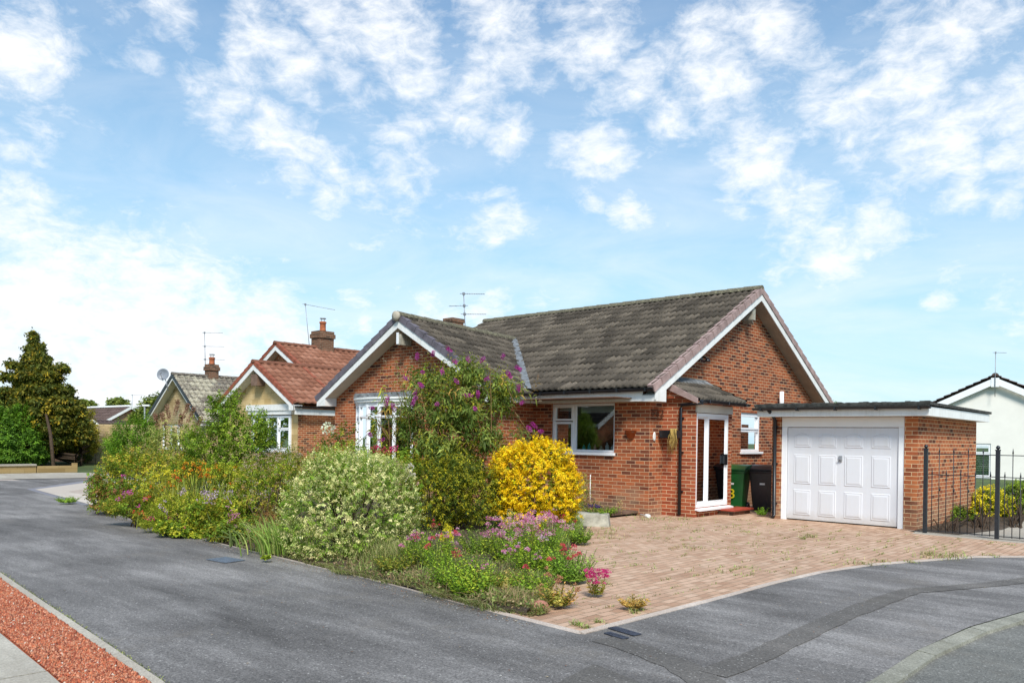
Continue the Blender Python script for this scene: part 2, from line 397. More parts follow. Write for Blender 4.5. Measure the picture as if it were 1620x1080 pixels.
# ================================================================== MAIN BUNGALOW
def gable_poly(F, pts, th=.25): return [F(u, z) for u, z in pts]
def add_gable(mb, F, pts, th=.25):
    a = F(0, 0); n = F(0, 0, 1)-a
    mb.prism([F(u, z) for u, z in pts], -n*th)
def main_house():
    H = thing('bungalow', 'red brick bungalow with mossy brown tiled roof and glazed porch, behind the overgrown front garden', 'bungalow', (-4, 3, 0))
    K = .553; EY, EZ, RY = -.4, 2.6, 4.35; RZ = EZ+K*(RY-EY)
    FF = frame((0, 0, 0), (1, 0, 0), (0, -1, 0)); FG = frame((0, 0, 0), (0, 1, 0), (1, 0, 0))
    FW = frame((0, -1.15, 0), (1, 0, 0), (0, -1, 0)); FWR = frame((-3.15, 0, 0), (0, 1, 0), (1, 0, 0))
    mb = MB()
    wallgrid(mb, FF, -3.15, 0, -.1, 2.42, [(-2.6, -.87, 1.27, 2.33)])
    wallgrid(mb, FG, 0, 8.7, -.1, 2.42, [(4.03, 5.12, 1.31, 2.26), (1.02, 1.92, .15, 2.1)])
    add_gable(mb, FG, [(0, 2.42), (8.7, 2.42), (8.7, 2.78), (4.35, 5.12), (0, 2.75)])
    wallgrid(mb, FW, -9.25, -3.15, -.1, 2.42, [(-8.25, -6.05, .75, 2.38)])
    add_gable(mb, FW, [(-9.25, 2.42), (-3.15, 2.42), (-3.15, 2.66), (-6.2, 4.36), (-9.25, 2.66)])
    wallgrid(mb, FWR, -1.15, 0, -.1, 2.42)
    wallgrid(mb, frame((-9.25, 0, 0), (0, -1, 0), (-1, 0, 0)), -8.7, 1.15, -.1, 2.42)
    wallgrid(mb, frame((0, 8.7, 0), (-1, 0, 0), (0, 1, 0)), 0, 9.25, -.1, 2.42)
    add_gable(mb, frame((-8.75, 0, 0), (0, -1, 0), (-1, 0, 0)), [(-8.7, 2.42), (-.3, 2.42), (-.3, 2.6), (-4.35, 5.12), (-8.7, 2.75)], .2)
    mb.build('wall', 'brick', H)
    # dark rooms behind the windows
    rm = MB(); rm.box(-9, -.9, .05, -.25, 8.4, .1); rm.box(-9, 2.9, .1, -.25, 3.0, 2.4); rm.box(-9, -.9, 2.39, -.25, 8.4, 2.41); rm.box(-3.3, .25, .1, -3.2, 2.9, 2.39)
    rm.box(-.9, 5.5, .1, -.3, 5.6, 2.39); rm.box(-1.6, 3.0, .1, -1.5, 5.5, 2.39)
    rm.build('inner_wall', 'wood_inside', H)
    # --- roof
    sv = math.sqrt(1+K*K); LV = (RY-EY)*sv
    rf = tile_slope('roof', (-9.02, EY+.02, EZ+.011), (1, 0, 0), (0, 1/sv, K/sv), 9.33, LV, 'tiles_brown', H, seed=3)
    tile_slope('rear_slope', (-9.02, 2*RY-EY, EZ), (1, 0, 0), (0, -1/sv, K/sv), 9.33, LV, 'tiles_brown', rf, seed=4)
    mb = MB(); ridge_tiles(mb, (-9.0, RY, RZ+.03), (.33, RY, RZ+.03)); mb.build('ridge_tiles', 'ridge_mossy', rf)
    KW = .56; WX, WZ = -6.2, 4.45; sw = math.sqrt(1+KW*KW); hw = 3.4
    wr = tile_slope('wing_roof', (WX+hw, -1.53, WZ-KW*hw), (0, 1, -.042), (-1/sw, 0, KW/sw), 4.6, hw*sw, 'tiles_brown', H, seed=5)
    tile_slope('far_slope', (WX-hw, -1.53, WZ-KW*hw), (0, 1, -.042), (1/sw, 0, KW/sw), 4.6, hw*sw, 'tiles_brown', wr, seed=6)
    mb = MB(); ridge_tiles(mb, (WX, -1.55, WZ+.04), (WX, 2.75, WZ-.14)); mb.build('ridge_tiles', 'ridge_mossy', wr)
    mb = MB(); mb.lathe((WX, -1.62, WZ+.0), [(.02, 0), (.12, 0), (.12, .09), (.02, .09)], 16, (0, 1, 0)); mb.build('ridge_end', 'soffit', wr)
    # valley lead
    a = Vector((WX+.02, 2.62, 4.31)); b = Vector((WX+(WZ-.05-EZ)/KW+.03, EY-.04, EZ+.05)); mb = MB(); d = (b-a)
    segs = 9
    for i in range(segs):
        p = a+d*(i/segs); q = a+d*((i+1)/segs+.01); l = Vector((-.01, 0, 0)); e = .012*(i % 2)
        mb.prism([p+Vector((-.02, -.09, .0+e)), p+Vector((.02, .0, .035+e)), p+Vector((.09, .04, .03+e))]+[q+Vector((.09, .04, .03)), q+Vector((.02, .0, .035)), q+Vector((-.02, -.09, 0))], (0, 0, .006))
    mb.build('valley_lead', 'lead', rf)
    # bargeboards + soffits + verge units
    mb = MB(); bargeboards(mb, (.33, -.32, 2.60), (.33, RY, RZ-.03), (.33, 2*RY+.32, 2.60), (-1, 0, 0), .21)
    for s in (0, 1):
        ys = (-.30, .08) if s == 0 else (2*RY+.30, 2*RY-.08)
        mb.prism([(.327, ys[0], 2.33), (.327, ys[1], 2.33), (.327, ys[1], 2.62), (.327, ys[0], 2.45)], (-.325, 0, 0))
    bg = mb.build('bargeboard', 'white_paint', H)
    mb = MB()
    for e in (-.2, 2*RY+.2): mb.prism([(.303, e, 2.60-.2), (.303, RY, RZ-.03-.232), (.002, RY, RZ-.03-.232), (.002, e, 2.60-.2)], (0, 0, .012))
    mb.build('soffit', 'soffit', bg)
    for e_, r_ in ((-.42, -.02), (2*RY+.42, .02)):
        mb = MB(); verge_units(mb, (.33, e_, 2.60), (.33, RY+r_, RZ), (1, 0, 0), 16); mb.build('verge_tiles', 'verge_tile', rf)
    mb = MB(); mb.box(.003, 3.98, 4.46, .28, 4.13, 4.74); mb.prism([(.006, 3.98, 4.46), (.26, 3.98, 4.46), (.26, 4.05, 4.38), (.006, 4.05, 4.38)], (0, .02, 0)); mb.build('roof_vent', 'stone_grey', H)
    mb = MB(); y0 = -1.53
    bargeboards(mb, (WX-hw+.05, y0, WZ-KW*(hw-.05)-.02), (WX, y0, WZ-.04), (WX+hw-.05, y0, WZ-KW*(hw-.05)-.02), (0, 1, 0), .21)
    for sg in (-1, 1):
        xa, xb = WX+sg*(hw-.06), WX+sg*(hw-.42)
        mb.prism([(xa, y0+.004, 2.33), (xb, y0+.004, 2.33), (xb, y0+.004, 2.62), (xa, y0+.004, 2.44)], (0, .37, 0))
    bw_ = mb.build('bargeboard', 'white_paint', H)
    mb = MB()
    for sg in (-1, 1): mb.prism([(WX+sg*(hw-.2), y0+.03, WZ-KW*(hw-.2)-.235), (WX, y0+.03, WZ-.27), (WX, y0+.379, WZ-.27), (WX+sg*(hw-.2), y0+.379, WZ-KW*(hw-.2)-.235)], (0, 0, .012))
    mb.build('soffit', 'soffit_plain', bw_)
    for sg in (-1, 1):
        mb = MB(); verge_units(mb, (WX+sg*hw, y0, WZ-KW*hw), (WX+sg*.06, y0, WZ-.01), (0, -1, 0), 11); mb.build('verge_tiles', 'verge_grey', wr)
    mb = MB(); mb.box(WX-.04, y0+.03, 3.76, WX+.08, -1.153, 4.02); rv = mb.build('roof_vent', 'stone_grey', H); mb = MB(); mb.box(WX-.05, y0+.006, 3.78, WX+.02, y0+.029, 4.06); mb.build('vent_front', 'white_upvc', rv)
    # eaves: fascia, soffit, gutter
    fa = MB(); fa.box(-2.82, -.30, 2.335, .003, -.275, 2.55); fa.box(-2.85, -1.16, 2.335, -2.82, -.28, 2.5)
    f_ = fa.build('fascia', 'white_paint', H)
    sf = MB(); sf.box(-2.85, -.274, 2.34, .0, -.001, 2.352); sf.box(-3.148, -1.15, 2.34, -2.853, -.3, 2.352); sf.build('soffit', 'soffit_plain', f_)
    def gut(mb, a, b, r=.066):
        a = Vector(a); b = Vector(b); d = (b-a).normalized(); s_ = d.cross(Vector((0, 0, 1))).normalized(); pr = [(math.cos(t)*r, -math.sin(t)*r) for t in [math.pi*k/8 for k in range(9)]]+[(-r*.9, .0), (-r*.75, -r*.3), (0, -r*.75), (r*.75, -r*.3), (r*.9, 0)]
        ra = [mb.vert(a+s_*x+Vector((0, 0, z))) for x, z in pr]; rb = [mb.vert(b+s_*x+Vector((0, 0, z))) for x, z in pr]; n = len(pr)
        for k in range(n): mb.fi((ra[k], ra[(k+1) % n], rb[(k+1) % n], rb[k]))
        mb.fi(ra[::-1]); mb.fi(rb)
        L = (b-a).length; c = a+d*.3
        k = max(1, int(L/.75))
        for i in range(k+1):
            q = a+d*(L*(i+.25)/(k+.5)); mb.bar(q+Vector((0, 0, -.066)), q+Vector((0, 0, .006)), r*2.25, .03, d)
    gm = MB(); gut(gm, (-2.74, -.385, 2.572), (.33, -.385, 2.592)); gut(gm, (-2.765, -1.5, 2.53), (-2.765, -.33, 2.55)); gm.build('gutter', 'black_plastic', H)
    # chimney
    ch = MB(); ch.box(-9.42, 2.95, 2.0, -9.02, 3.42, 5.1); ch.box(-9.44, 2.93, 5.1, -9.0, 3.44, 5.22); ch.build('chimney', 'brick_dark', H)
    # kitchen window
    w = window(H, FF, -2.6, -.87, 1.27, 2.33, {'bars': [(-2.02, -1.94, 1.325, 2.275)], 'sash': [(-2.56, -2.01, 1.31, 1.93), (-2.56, -2.01, 1.955, 2.29)]})
    bl = MB(); bl.obox(FF, -1.9, -.93, 2.13, 2.27, -.2, -.19); bl.obox(FF, -2.52, -2.04, 2.17, 2.27, -.2, -.19); bl.build('blind', 'curtain', w)
    # gable window
    window(H, FG, 4.03, 5.12, 1.31, 2.26, {'bars': [(4.08, 5.07, 1.79, 1.86)], 'sash': [(4.08, 5.07, 1.85, 2.21)]})
    # bow window
    cx0, hwid, sag = -7.15, 1.1, .34; Rr = (hwid**2+sag**2)/(2*sag); al = math.asin(hwid/Rr)
    P = lambda t, r=0: Vector((cx0+(Rr+r)*math.sin(t), -1.15-((Rr+r)*math.cos(t)-(Rr-sag)), 0))
    mb = MB(); nS = 5
    for i in range(nS+1):
        t = -al+2*al*i/nS; mb.bar(P(t)+Vector((0, 0, .78)), P(t)+Vector((0, 0, 2.33)), .075, .07, (math.cos(t), math.sin(t), 0))
    for i in range(nS):
        t0, t1 = -al+2*al*i/nS, -al+2*al*(i+1)/nS
        for z, h in ((.80, .06), (2.03, .06), (2.31, .06)): mb.bar(P(t0)+Vector((0, 0, z)), P(t1)+Vector((0, 0, z)), .055, h)
    bow = mb.build('bow_window', 'white_upvc', H)
    mb = MB()
    for i in range(nS):
        t0, t1 = -al+2*al*i/nS, -al+2*al*(i+1)/nS; a, b = P(t0, -.01), P(t1, -.01)
        mb.prism([a+Vector((0, 0, .8)), b+Vector((0, 0, .8)), b+Vector((0, 0, 2.31)), a+Vector((0, 0, 2.31))], (0, .006, 0))
    mb.build('pane', 'glass', bow)
    def arcslab(mb, z0, z1, r0, n=16, k=1.07):
        out = [P(-al*k+2*al*k*i/n, r0) for i in range(n+1)]; poly = [Vector((p.x, min(p.y, -1.153), z0)) for p in out]
        mb.prism([Vector((poly[0].x, -1.153, z0))]+poly[1:-1]+[Vector((poly[-1].x, -1.153, z0))], (0, 0, z1-z0))
    mb = MB(); arcslab(mb, 2.34, 2.40, .03); arcslab(mb, 2.40, 2.47, .07, k=1.1); arcslab(mb, 2.47, 2.52, .10, k=1.12); mb.build('cornice', 'white_paint', bow)
    mb = MB(); arcslab(mb, 2.52, 2.535, .10, k=1.12)
    mb.prism([(cx0-1.22, -1.19, 2.535), (cx0+1.22, -1.19, 2.535), (cx0+1.22, -1.155, 2.66), (cx0-1.22, -1.155, 2.66)], (0, -.004, 0)); mb.build('flashing', 'lead', bow)
    mb = MB(); arcslab(mb, .70, .77, .06); mb.build('sill', 'white_upvc', bow)
    mb = MB(); arcslab(mb, -.05, .70, -.02, k=1.0); mb.build('bow_base', 'brick', bow)
    cu = MB()
    for x in [cx0+.9+.05*i for i in range(3)]: cu.box(x, -1.0, .8, x+.04, -.97+.02*(int(x*20) % 2), 2.3)
    cu.build('curtain', 'curtain', bow)
    # ---- porch
    pr = MB(); FP = frame((.76, 0, 0), (0, 1, 0), (1, 0, 0)); FS = frame((0, .5, 0), (1, 0, 0), (0, -1, 0))
    wallgrid(pr, FS, .001, .76, -.1, 2.42, (), .1); wallgrid(pr, FP, .5, 2.07, -.1, 2.13, [(.55, 1.9, .2, 2.1299)], .1)
    pr.box(.02, 1.97, -.1, .755, 2.068, 2.42); pr.box(.67, .602, -.1, .7599, 1.9, .19)
    porch = pr.build('porch', 'brick_porch', H)
    hd = MB(); hd.box(.70, .52, 2.132, .80, 2.03, 2.30); hd.build('header', 'cream_paint', porch)
    dr = MB(); FD = FP
    dr.obox(FD, .55, 1.9, .2, .26, -.09, .0); dr.obox(FD, .55, 1.9, 2.05, 2.12, -.09, .0); dr.obox(FD, .55, .585, .26, 2.05, -.09, .0); dr.obox(FD, 1.865, 1.9, .26, 2.05, -.09, .0)
    for a, b, d0 in ((.585, 1.085, -.075), (1.06, 1.865, -.05)):
        dr.obox(FD, a, a+.04, .26, 2.05, d0, d0+.03); dr.obox(FD, b-.04, b, .26, 2.05, d0, d0+.03); dr.obox(FD, a+.04, b-.04, .26, .31, d0, d0+.03); dr.obox(FD, a+.04, b-.04, 2.01, 2.05, d0, d0+.03)
    door = dr.build('porch_door', 'white_upvc', porch)
    g = MB(); g.obox(FD, .60, 1.06, .3, 2.02, -.07, -.064); g.obox(FD, 1.09, 1.83, .3, 2.02, -.04, -.034); g.build('pane', 'glass', door)
    hn = MB(); hn.obox(FD, 1.80, 1.835, 1.05, 1.28, -.02, .03); hn.obox(FD, 1.72, 1.75, 1.05, 1.28, -.02, .02); hn.obox(FD, 1.72, 1.81, 1.25, 1.28, -.02, .01); hn.obox(FD, 1.72, 1.81, 1.05, 1.08, -.02, .01); hn.build('handle', 'black_plastic', door)
    sl = MB(); sl.prism([(.70, .53, .195), (.86, .53, .165), (.86, 2.0, .165), (.70, 2.0, .195)], (0, 0, -.035)); sl.build('sill', 'white_upvc', door)
    st = MB(); st.box(.765, 1.45, .095, 1.16, 2.35, .135); s1 = st.build('doorstep', 'red_tile', porch, .006)
    st = MB(); st.box(.765, 1.5, -.05, 1.10, 2.3, .095); st.build('step_base', 'brick_dark', s1)
    idr = MB(); idr.obox(FG, 1.02, 1.92, .15, 2.1, -.08, -.04); idr.obox(FG, .98, 1.06, .15, 2.12, .002, .03); idr.obox(FG, 1.88, 1.965, .15, 2.12, .002, .03); idr.build('inner_door', 'white_upvc', porch)
    kk = .44/.9; s2 = math.hypot(1, kk)
    pf = tile_slope('porch_roof', (.93, .36, 2.37), (0, 1, 0), (-1/s2, 0, kk/s2), 2.0, .90*s2, 'tiles_brown', porch, gauge=.34, seed=9)
    mb = MB(); mb.prism([(.90, .345, 2.30), (.90, .345, 2.41), (.05, .345, 2.83), (.05, .345, 2.66)], (0, -.02, 0)); mb.build('verge_tiles', 'verge_tile', pf); mb = MB(); mb.prism([(.90, 2.37, 2.33), (.90, 2.37, 2.42), (.03, 2.37, 2.84), (.03, 2.37, 2.72)], (0, .03, 0)); mb.build('verge_tiles', 'verge_tile', pf)
    mb = MB()
    for i in range(10):
        y = .36+.19*i; j = .02*random.random(); mb.prism([(.003, y, 2.90), (.02, y, 2.86), (.26+j, y, 2.735), (.26+j, y+.19, 2.735), (.02, y+.19, 2.86), (.003, y+.19, 2.90)], (0, 0, .012))
    mb.build('flashing', 'lead', pf)
    sp = MB(); sp.prism([(.76, .38, 2.31), (.90, .38, 2.31), (.90, .38, 2.34), (.1, .38, 2.73), (.02, .38, 2.73), (.02, .38, 2.42), (.76, .38, 2.42)], (0, 1.92, 0)); sp.build('soffit', 'brick_porch', pf)
    gm = MB(); gut(gm, (.985, .36, 2.375), (.985, 2.38, 2.365), .06); gm.tube([(.97, .40, 2.31), (.75, .42, 2.30), (.47, .43, 2.28), (.46, .43, 2.2), (.46, .43, .04)], .034, 10)
    for z in (.5, 1.3, 2.0): gm.box(.415, .455, z, .505, .499, z+.03)
    gm.build('gutter', 'black_plastic', porch)
    # flue pipe, wall lamp, telephone wire bracket
    mb = MB(); mb.tube([(.14, 6.0, 2.2), (.14, 6.0, 2.86)], .055, 14); mb.tube([(0, 6.0, 2.45), (.14, 6.0, 2.45)], .04, 10); mb.build('flue_pipe', 'white_upvc', H)
    mb = MB(); mb.box(.003, 1.93, 3.36, .05, 2.03, 3.48); mb.tube([(.03, 1.98, 3.42), (.14, 1.98, 3.40), (.20, 1.98, 3.36)], .02, 8); mb.lathe((.20, 1.98, 3.30), [(.03, .08), (.05, .04), (.07, 0)], 12); mb.build('wall_lamp', 'black_plastic', H)
    return gut
gut = main_house()

# ================================================================== GARAGE
def garage():
    Y0, XL, XR, YB = 1.68, 1.85, 4.6, 6.0
    g = thing('garage', 'flat roofed brick garage with white panelled up and over door, right of the bungalow', 'garage', (3.2, 3.5, 0))
    F = frame((0, Y0, 0), (1, 0, 0), (0, -1, 0)); mb = MB()
    wallgrid(mb, F, XL, XR, -.1, 2.06, [(2.04, 4.37, -.0999, 2.0599)], .25)
    wallgrid(mb, frame((XR, 0, 0), (0, 1, 0), (1, 0, 0)), Y0, YB, -.1, 2.06, (), .2); wallgrid(mb, frame((XL, 0, 0), (0, -1, 0), (-1, 0, 0)), -8.6, -Y0, -.1, 2.06, (), .2)
    wallgrid(mb, frame((0, YB, 0), (-1, 0, 0), (0, 1, 0)), -XR, -XL, -.1, 2.06, (), .2)
    mb.build('wall', 'brick_garage', g)
    fr = MB(); fr.obox(F, 2.045, 2.155, 0, 1.86, -.08, -.015); fr.obox(F, 4.265, 4.365, 0, 1.86, -.08, -.015); fr.obox(F, 2.045, 4.365, 1.862, 2.058, -.09, -.012)
    dfr = fr.build('door_frame', 'white_upvc', g, .004)
    d = MB(); x0, x1, z0, z1 = 2.165, 4.255, .03, 1.85; d.obox(F, x0, x1, z0, z1, -.085, -.045)
    def panel(a, b, c, e, arch):
        n = 8; out = [(a, c), (b, c)]; 
        if arch:
            out += [(b, e-.07)]+[(b+(a-b)*i/n, e-.07+.07*math.sin(math.pi*i/n)**.8) for i in range(1, n)]+[(a, e-.07)]
        else: out += [(b, e), (a, e)]
        mx, mz = (a+b)/2, (c+e)/2
        def ring(k, dd): return [F(mx+(u-mx)*(1-k/((b-a)/2)), mz+(z-mz)*(1-k/((e-c)/2)), dd) for u, z in out]
        rs = [ring(0, -.0452), ring(.014, -.034), ring(.028, -.038), ring(.055, -.030)]
        I = [[d.vert(p) for p in r] for r in rs]; m_ = len(out)
        for q, w in zip(I, I[1:]):
            for k in range(m_): d.fi((q[k], q[(k+1) % m_], w[(k+1) % m_], w[k]))
        d.fi(I[-1])
    pw = .345; gap = (x1-x0-4*pw)/5*1.0
    for i in range(4):
        a = x0+gap*.9+i*(pw+gap*1.07); 
        panel(a, a+pw, .11, .62, False); panel(a, a+pw, .73, 1.32, False); panel(a, a+pw, 1.46, 1.74, True)
    dd = d.build('garage_door', 'door_white', g)
    h = MB(); h.obox(F, 3.185, 3.245, 1.20, 1.31, -.046, -.02); h.lathe(F(3.215, 1.245, -.02), [(.008, 0), (.014, .012), (.012, .03)], 10, (0, -1, 0)); h.obox(F, 3.18, 3.25, 1.235, 1.255, .0, .012); h.build('handle', 'metal_grey', dd)
    ins = MB(); ins.box(2.06, YB-.3, 0, 4.35, YB-.25, 2.0); 
    # roof
    r = MB(); r.prism([(1.62, Y0-.36, 2.255), (XR+.28, Y0-.36, 2.255), (XR+.28, YB+.05, 2.235), (1.62, YB+.05, 2.235)], (0, 0, .05))
    n = 40
    for i in range(n):      # curled felt edge along the front
        a = 1.64+(XR+.26-1.64)*i/n; b = 1.64+(XR+.26-1.64)*(i+1)/n; e = random.uniform(-.008, .012)
        r.prism([(a, Y0-.362, 2.24), (a, Y0-.30, 2.318+e), (a, Y0-.1, 2.315)], (b-a+.002, 0, 0))
    rf = r.build('roof', 'felt', g)
    f = MB(); f.box(1.66, Y0-.30, 2.062, XR+.25, Y0-.27, 2.25); f.box(XR+.22, Y0-.268, 2.062, XR+.25, YB, 2.225); f.box(1.66, Y0-.268, 2.07, 1.69, Y0+.3, 2.24)
    fa = f.build('fascia', 'white_paint', g); f = MB(); f.box(1.69, Y0-.27, 2.063, XR+.22, YB, 2.072); f.build('soffit', 'soffit_plain', fa)
    gm = MB(); gut(gm, (1.60, Y0-.37, 2.235), (XR+.30, Y0-.37, 2.235), .052); gm.tube([(1.93, Y0-.36, 2.19), (1.93, Y0-.2, 2.1), (1.93, Y0-.05, 2.0), (1.93, Y0-.045, .08), (1.93, Y0-.09, .03)], .036, 10)
    for z in (.3, 1.1, 1.85): gm.box(1.88, Y0-.05, z, 1.98, Y0-.001, z+.035)
    gm.build('gutter', 'black_plastic', g)
    db = MB(); db.box(4.365+.0, Y0-.02, .0, XR+.0, Y0-.002, .03)
garage()

# ================================================================== SMALL THINGS ON AND AROUND THE HOUSE
def aerial(name, label, base, top, arms, r=.014):
    t = thing(name, label, 'aerial', base, 'television aerials on the rooftops')
    b = Vector(base); q = Vector(top); m_ = MB(); m_.tube([b, q], r, 6); m_.build('mast', 'metal_grey', t)
    for (h, d, L, ne, style) in arms:
        p = b+(q-b)*h; d = Vector(d).normalized(); mb = MB(); mb.tube([p-d*.12, p+d*L], .009, 5)
        s_ = d.cross(Vector((0, 0, 1))).normalized()
        for i in range(ne):
            c = p+d*(L*(i+.6)/ne); w = .10-.03*i/max(1, ne)
            if style == 'h': mb.tube([c-s_*w, c+s_*w], .0045, 4)
            else: mb.tube([c-Vector((0, 0, .06)), c+Vector((0, 0, .06))], .0045, 4)
        mb.box(p.x-.03, p.y-.03, p.z-.04, p.x+.03, p.y+.03, p.z+.04)
        mb.build('antenna_boom', 'metal_grey', t)
    return t
XA = Vector((math.cos(CYAW), math.sin(CYAW), 0))
aerial('tv_aerial', 'three armed television aerial beside the plain square brown chimney', (-9.0, 3.52, 4.4), (-9.0, 3.38, 6.03), [(.985, XA, .66, 9, 'h'), (.76, -XA+Vector((0, .3, 0)), .5, 3, 'h'), (.60, XA+Vector((0, -.1, 0)), .68, 9, 'h')])
def bottle_mb(mb, p, r, h): mb.lathe(p, [(r*.9, 0), (r, .02), (r, h*.6), (r*.4, h*.78), (r*.35, h)], 10)
for i, (x, h, r, mt) in enumerate([(-2.40, .17, .035, 'clear_glass'), (-2.25, .13, .04, 'stone_grey'), (-1.80, .13, .045, 'aqua'), (-1.66, .17, .04, 'aqua'), (-1.50, .15, .035, 'rose_glass'), (-1.33, .12, .05, 'stone_grey'), (-1.18, .19, .045, 'clear_glass'), (-1.03, .14, .05, 'clear_glass')]):
    mb = MB(); bottle_mb(mb, (x, .18, 1.30), r, h); o = mb.build('ornament', mt)
    lab = ['tall pale ornament at the left end of the kitchen window sill', 'squat grey ornament behind the side light of the kitchen window', 'short turquoise ornament, left one of the two in the kitchen window', 'taller turquoise ornament, right one of the two in the kitchen window', 'pinkish ornament just right of the turquoise pair in the kitchen window', 'low grey ornament in the middle of the big kitchen pane', 'tallest pale ornament in the big kitchen pane', 'pale ornament at the right end of the kitchen window sill'][i]
    tag(o, lab, 'ornament', 'ornaments on the kitchen window sill')
sb = MB(); sb.box(-2.6, .12, 1.26, -.87, .3, 1.299); o = tag(sb.build('window_board', 'curtain'), 'pale inner ledge behind the kitchen window glass', 'window ledge')
# terracotta wall pot
t = thing('wall_pot', 'terracotta half round wall planter right of the kitchen window', 'planter', (-.45, -.08, 1.55))
mb = MB(); n = 12
def halfpot(mb, cx, z, R0, R1, h, rim):
    pr = [(R0, 0), (R1*.92, h-rim), (R1, h-rim), (R1*1.04, h)]; rings = []
    for r_, zz in pr: rings.append([mb.vert((cx+r_*math.cos(a)*1.05, -.002-r_*math.sin(a)*.8, z+zz)) for a in [math.pi*k/n for k in range(n+1)]])
    for q, w in zip(rings, rings[1:]):
        for k in range(n): mb.fi((q[k], w[k], w[k+1], q[k+1]), True)
    mb.fi(rings[0]); mb.fi([mb.vert((cx+R1*.9*math.cos(a)*1.05, -.002-R1*.9*math.sin(a)*.8, z+h-.03)) for a in [math.pi*k/n for k in range(n+1)]])
    q = rings[-1]; w = [mb.vert((cx+R1*.9*math.cos(a)*1.05, -.002-R1*.9*math.sin(a)*.8, z+h)) for a in [math.pi*k/n for k in range(n+1)]]
    for k in range(n): mb.fi((q[k], q[k+1], w[k+1], w[k]))
halfpot(mb, -.45, 1.58, .07, .125, .17, .05); mb.build('pot', 'terracotta', t)
mb = MB(); mb.box(-.56, -.09, 1.715, -.34, -.01, 1.725); mb.build('compost', 'soil', t)
# white oval plate
t = MB(); t.lathe((0, 0, 0), [(.04, 0), (.06, .0), (.065, .012), (.045, .018)], 20, (1, 0, 0)); o = t.build('wall_plaque', 'white_paint')
o.location = (.004, .16, 1.63); o.scale = (1, .75, 1.5); tag(o, 'small white oval plaque at the gable corner left of the black trough', 'plaque')
# black trough with dried trailing plant
t = thing('wall_trough', 'black wall trough with a dead straw coloured plant hanging out', 'planter', (.3, .3, 1.7))
mb = MB(); mb.prism([(.06, .28, 1.60), (.06, .48, 1.60), (.06, .48, 1.76), (.06, .24, 1.76)], (.42, 0, 0)); mb.build('trough', 'black_plastic', t, .01)
mb = MB()
for i in range(46):
    x = .40+random.uniform(-.06, .08); y = .24+random.uniform(-.02, .03); L = random.uniform(.15, .5)
    mb.tube([(x, y+.06, 1.76), (x+random.uniform(-.03, .03), y-.03, 1.79), (x+random.uniform(-.05, .06), y-.05, 1.76-L*.5), (x+random.uniform(-.07, .07), y-.03, 1.76-L)], .0045, 3)
mb.build('dead_plant', 'straw', t)
# wrought iron bracket
t = MB()
def curl(mb, c, r, turns=1.6, flip=1):
    mb.tube([Vector(c)+Vector((0, flip*math.cos(a)*r*(1-a/(turns*7)), math.sin(a)*r*(1-a/(turns*7)))) for a in [turns*2*math.pi*k/22 for k in range(23)]], .006, 4)
curl(t, (.02, .08, 2.08), .07); curl(t, (.02, .26, 2.08), .07, 1.6, -1); curl(t, (.02, .42, 2.05), .06)
t.tube([(.02, -.0, 2.17), (.02, .48, 2.17)], .007, 4); t.tube([(.02, .0, 2.0), (.02, .48, 2.0)], .007, 4)
tag(t.build('iron_bracket', 'wire'), 'rusty wrought iron scroll bracket on the corner under the bargeboard', 'bracket')
# number-marked green bin and two black bins
def bin_(name, label, loc, rot, body, number=False):
    t = thing(name, label, 'wheelie bin', loc, 'wheelie bins between porch and garage'); mb = MB()
    w0, w1, d0, d1, h = .22, .29, .24, .33, .92
    mb.hexa([(-w0, -d0, .04), (w0, -d0, .04), (w0, d0-.06, .04), (-w0, d0-.06, .04), (-w1, -d1, h), (w1, -d1, h), (w1, d1, h), (-w1, d1, h)])
    mb.box(-w1-.015, -d1-.02, h-.06, w1+.015, d1+.01, h)
    o1 = mb.build('body', body, t, .02)
    mb = MB(); mb.prism([(-w1-.03, -d1-.05, h+.002), (-w1-.03, -d1-.05, h+.03), (-w1-.03, -d1+.15, h+.10), (-w1-.03, d1-.1, h+.12), (-w1-.03, d1+.05, h+.06), (-w1-.03, d1+.05, h+.002)], (2*w1+.06, 0, 0)); mb.tube([(-w1+.03, d1+.09, h+.03), (w1-.03, d1+.09, h+.03)], .016, 8); o2 = mb.build('lid', body, t, .02)
    wh = []
    for s_ in (-1, 1): mb = MB(); mb.lathe((s_*.25-.025, d0-.05, .10), [(.02, 0), (.10, 0), (.10, .05), (.02, .05)], 18, (1, 0, 0)); wh.append(mb.build('wheel', 'black_plastic', t))
    lb = MB(); lb.box(-.05, -.312, .60, .06, -.285, .64); o4 = lb.build('maker_badge', 'white_paint', t)
    for o in (o1, o2, *wh, o4):      # built at world origin, shift to local
        o.data.transform(Matrix.Translation(Vector(loc)))
    if number:
        cu = bpy.data.curves.new('number', 'FONT'); cu.body = '3'; cu.size = .30; cu.extrude = .003; cu.align_x = 'CENTER'
        tmp = bpy.data.objects.new('number', cu); COL.objects.link(tmp); bpy.context.view_layer.update()
        me = bpy.data.meshes.new_from_object(tmp); COL.objects.unlink(tmp); bpy.data.objects.remove(tmp)
        o = bpy.data.objects.new('number', me); COL.objects.link(o); o.parent = t; me.materials.clear(); me.materials.append(M['yellow'])
        o.location = (.02, -.305, .30); o.rotation_euler = (R(95), 0, 0); o.scale = (1.15, 1, 1)
    t.rotation_euler = (0, 0, rot)
    return t
bin_('wheelie_bin', 'green wheelie bin with a yellow 3 beside the porch', (.52, 2.72, 0), R(12), 'green_bin', True)
bin_('wheelie_bin', 'black wheelie bin next to the green one', (1.02, 3.22, 0), R(10), 'black_bin')
bin_('wheelie_bin', 'black wheelie bin farthest right, in the shade by the garage', (1.50, 3.75, 0), R(5), 'black_bin')
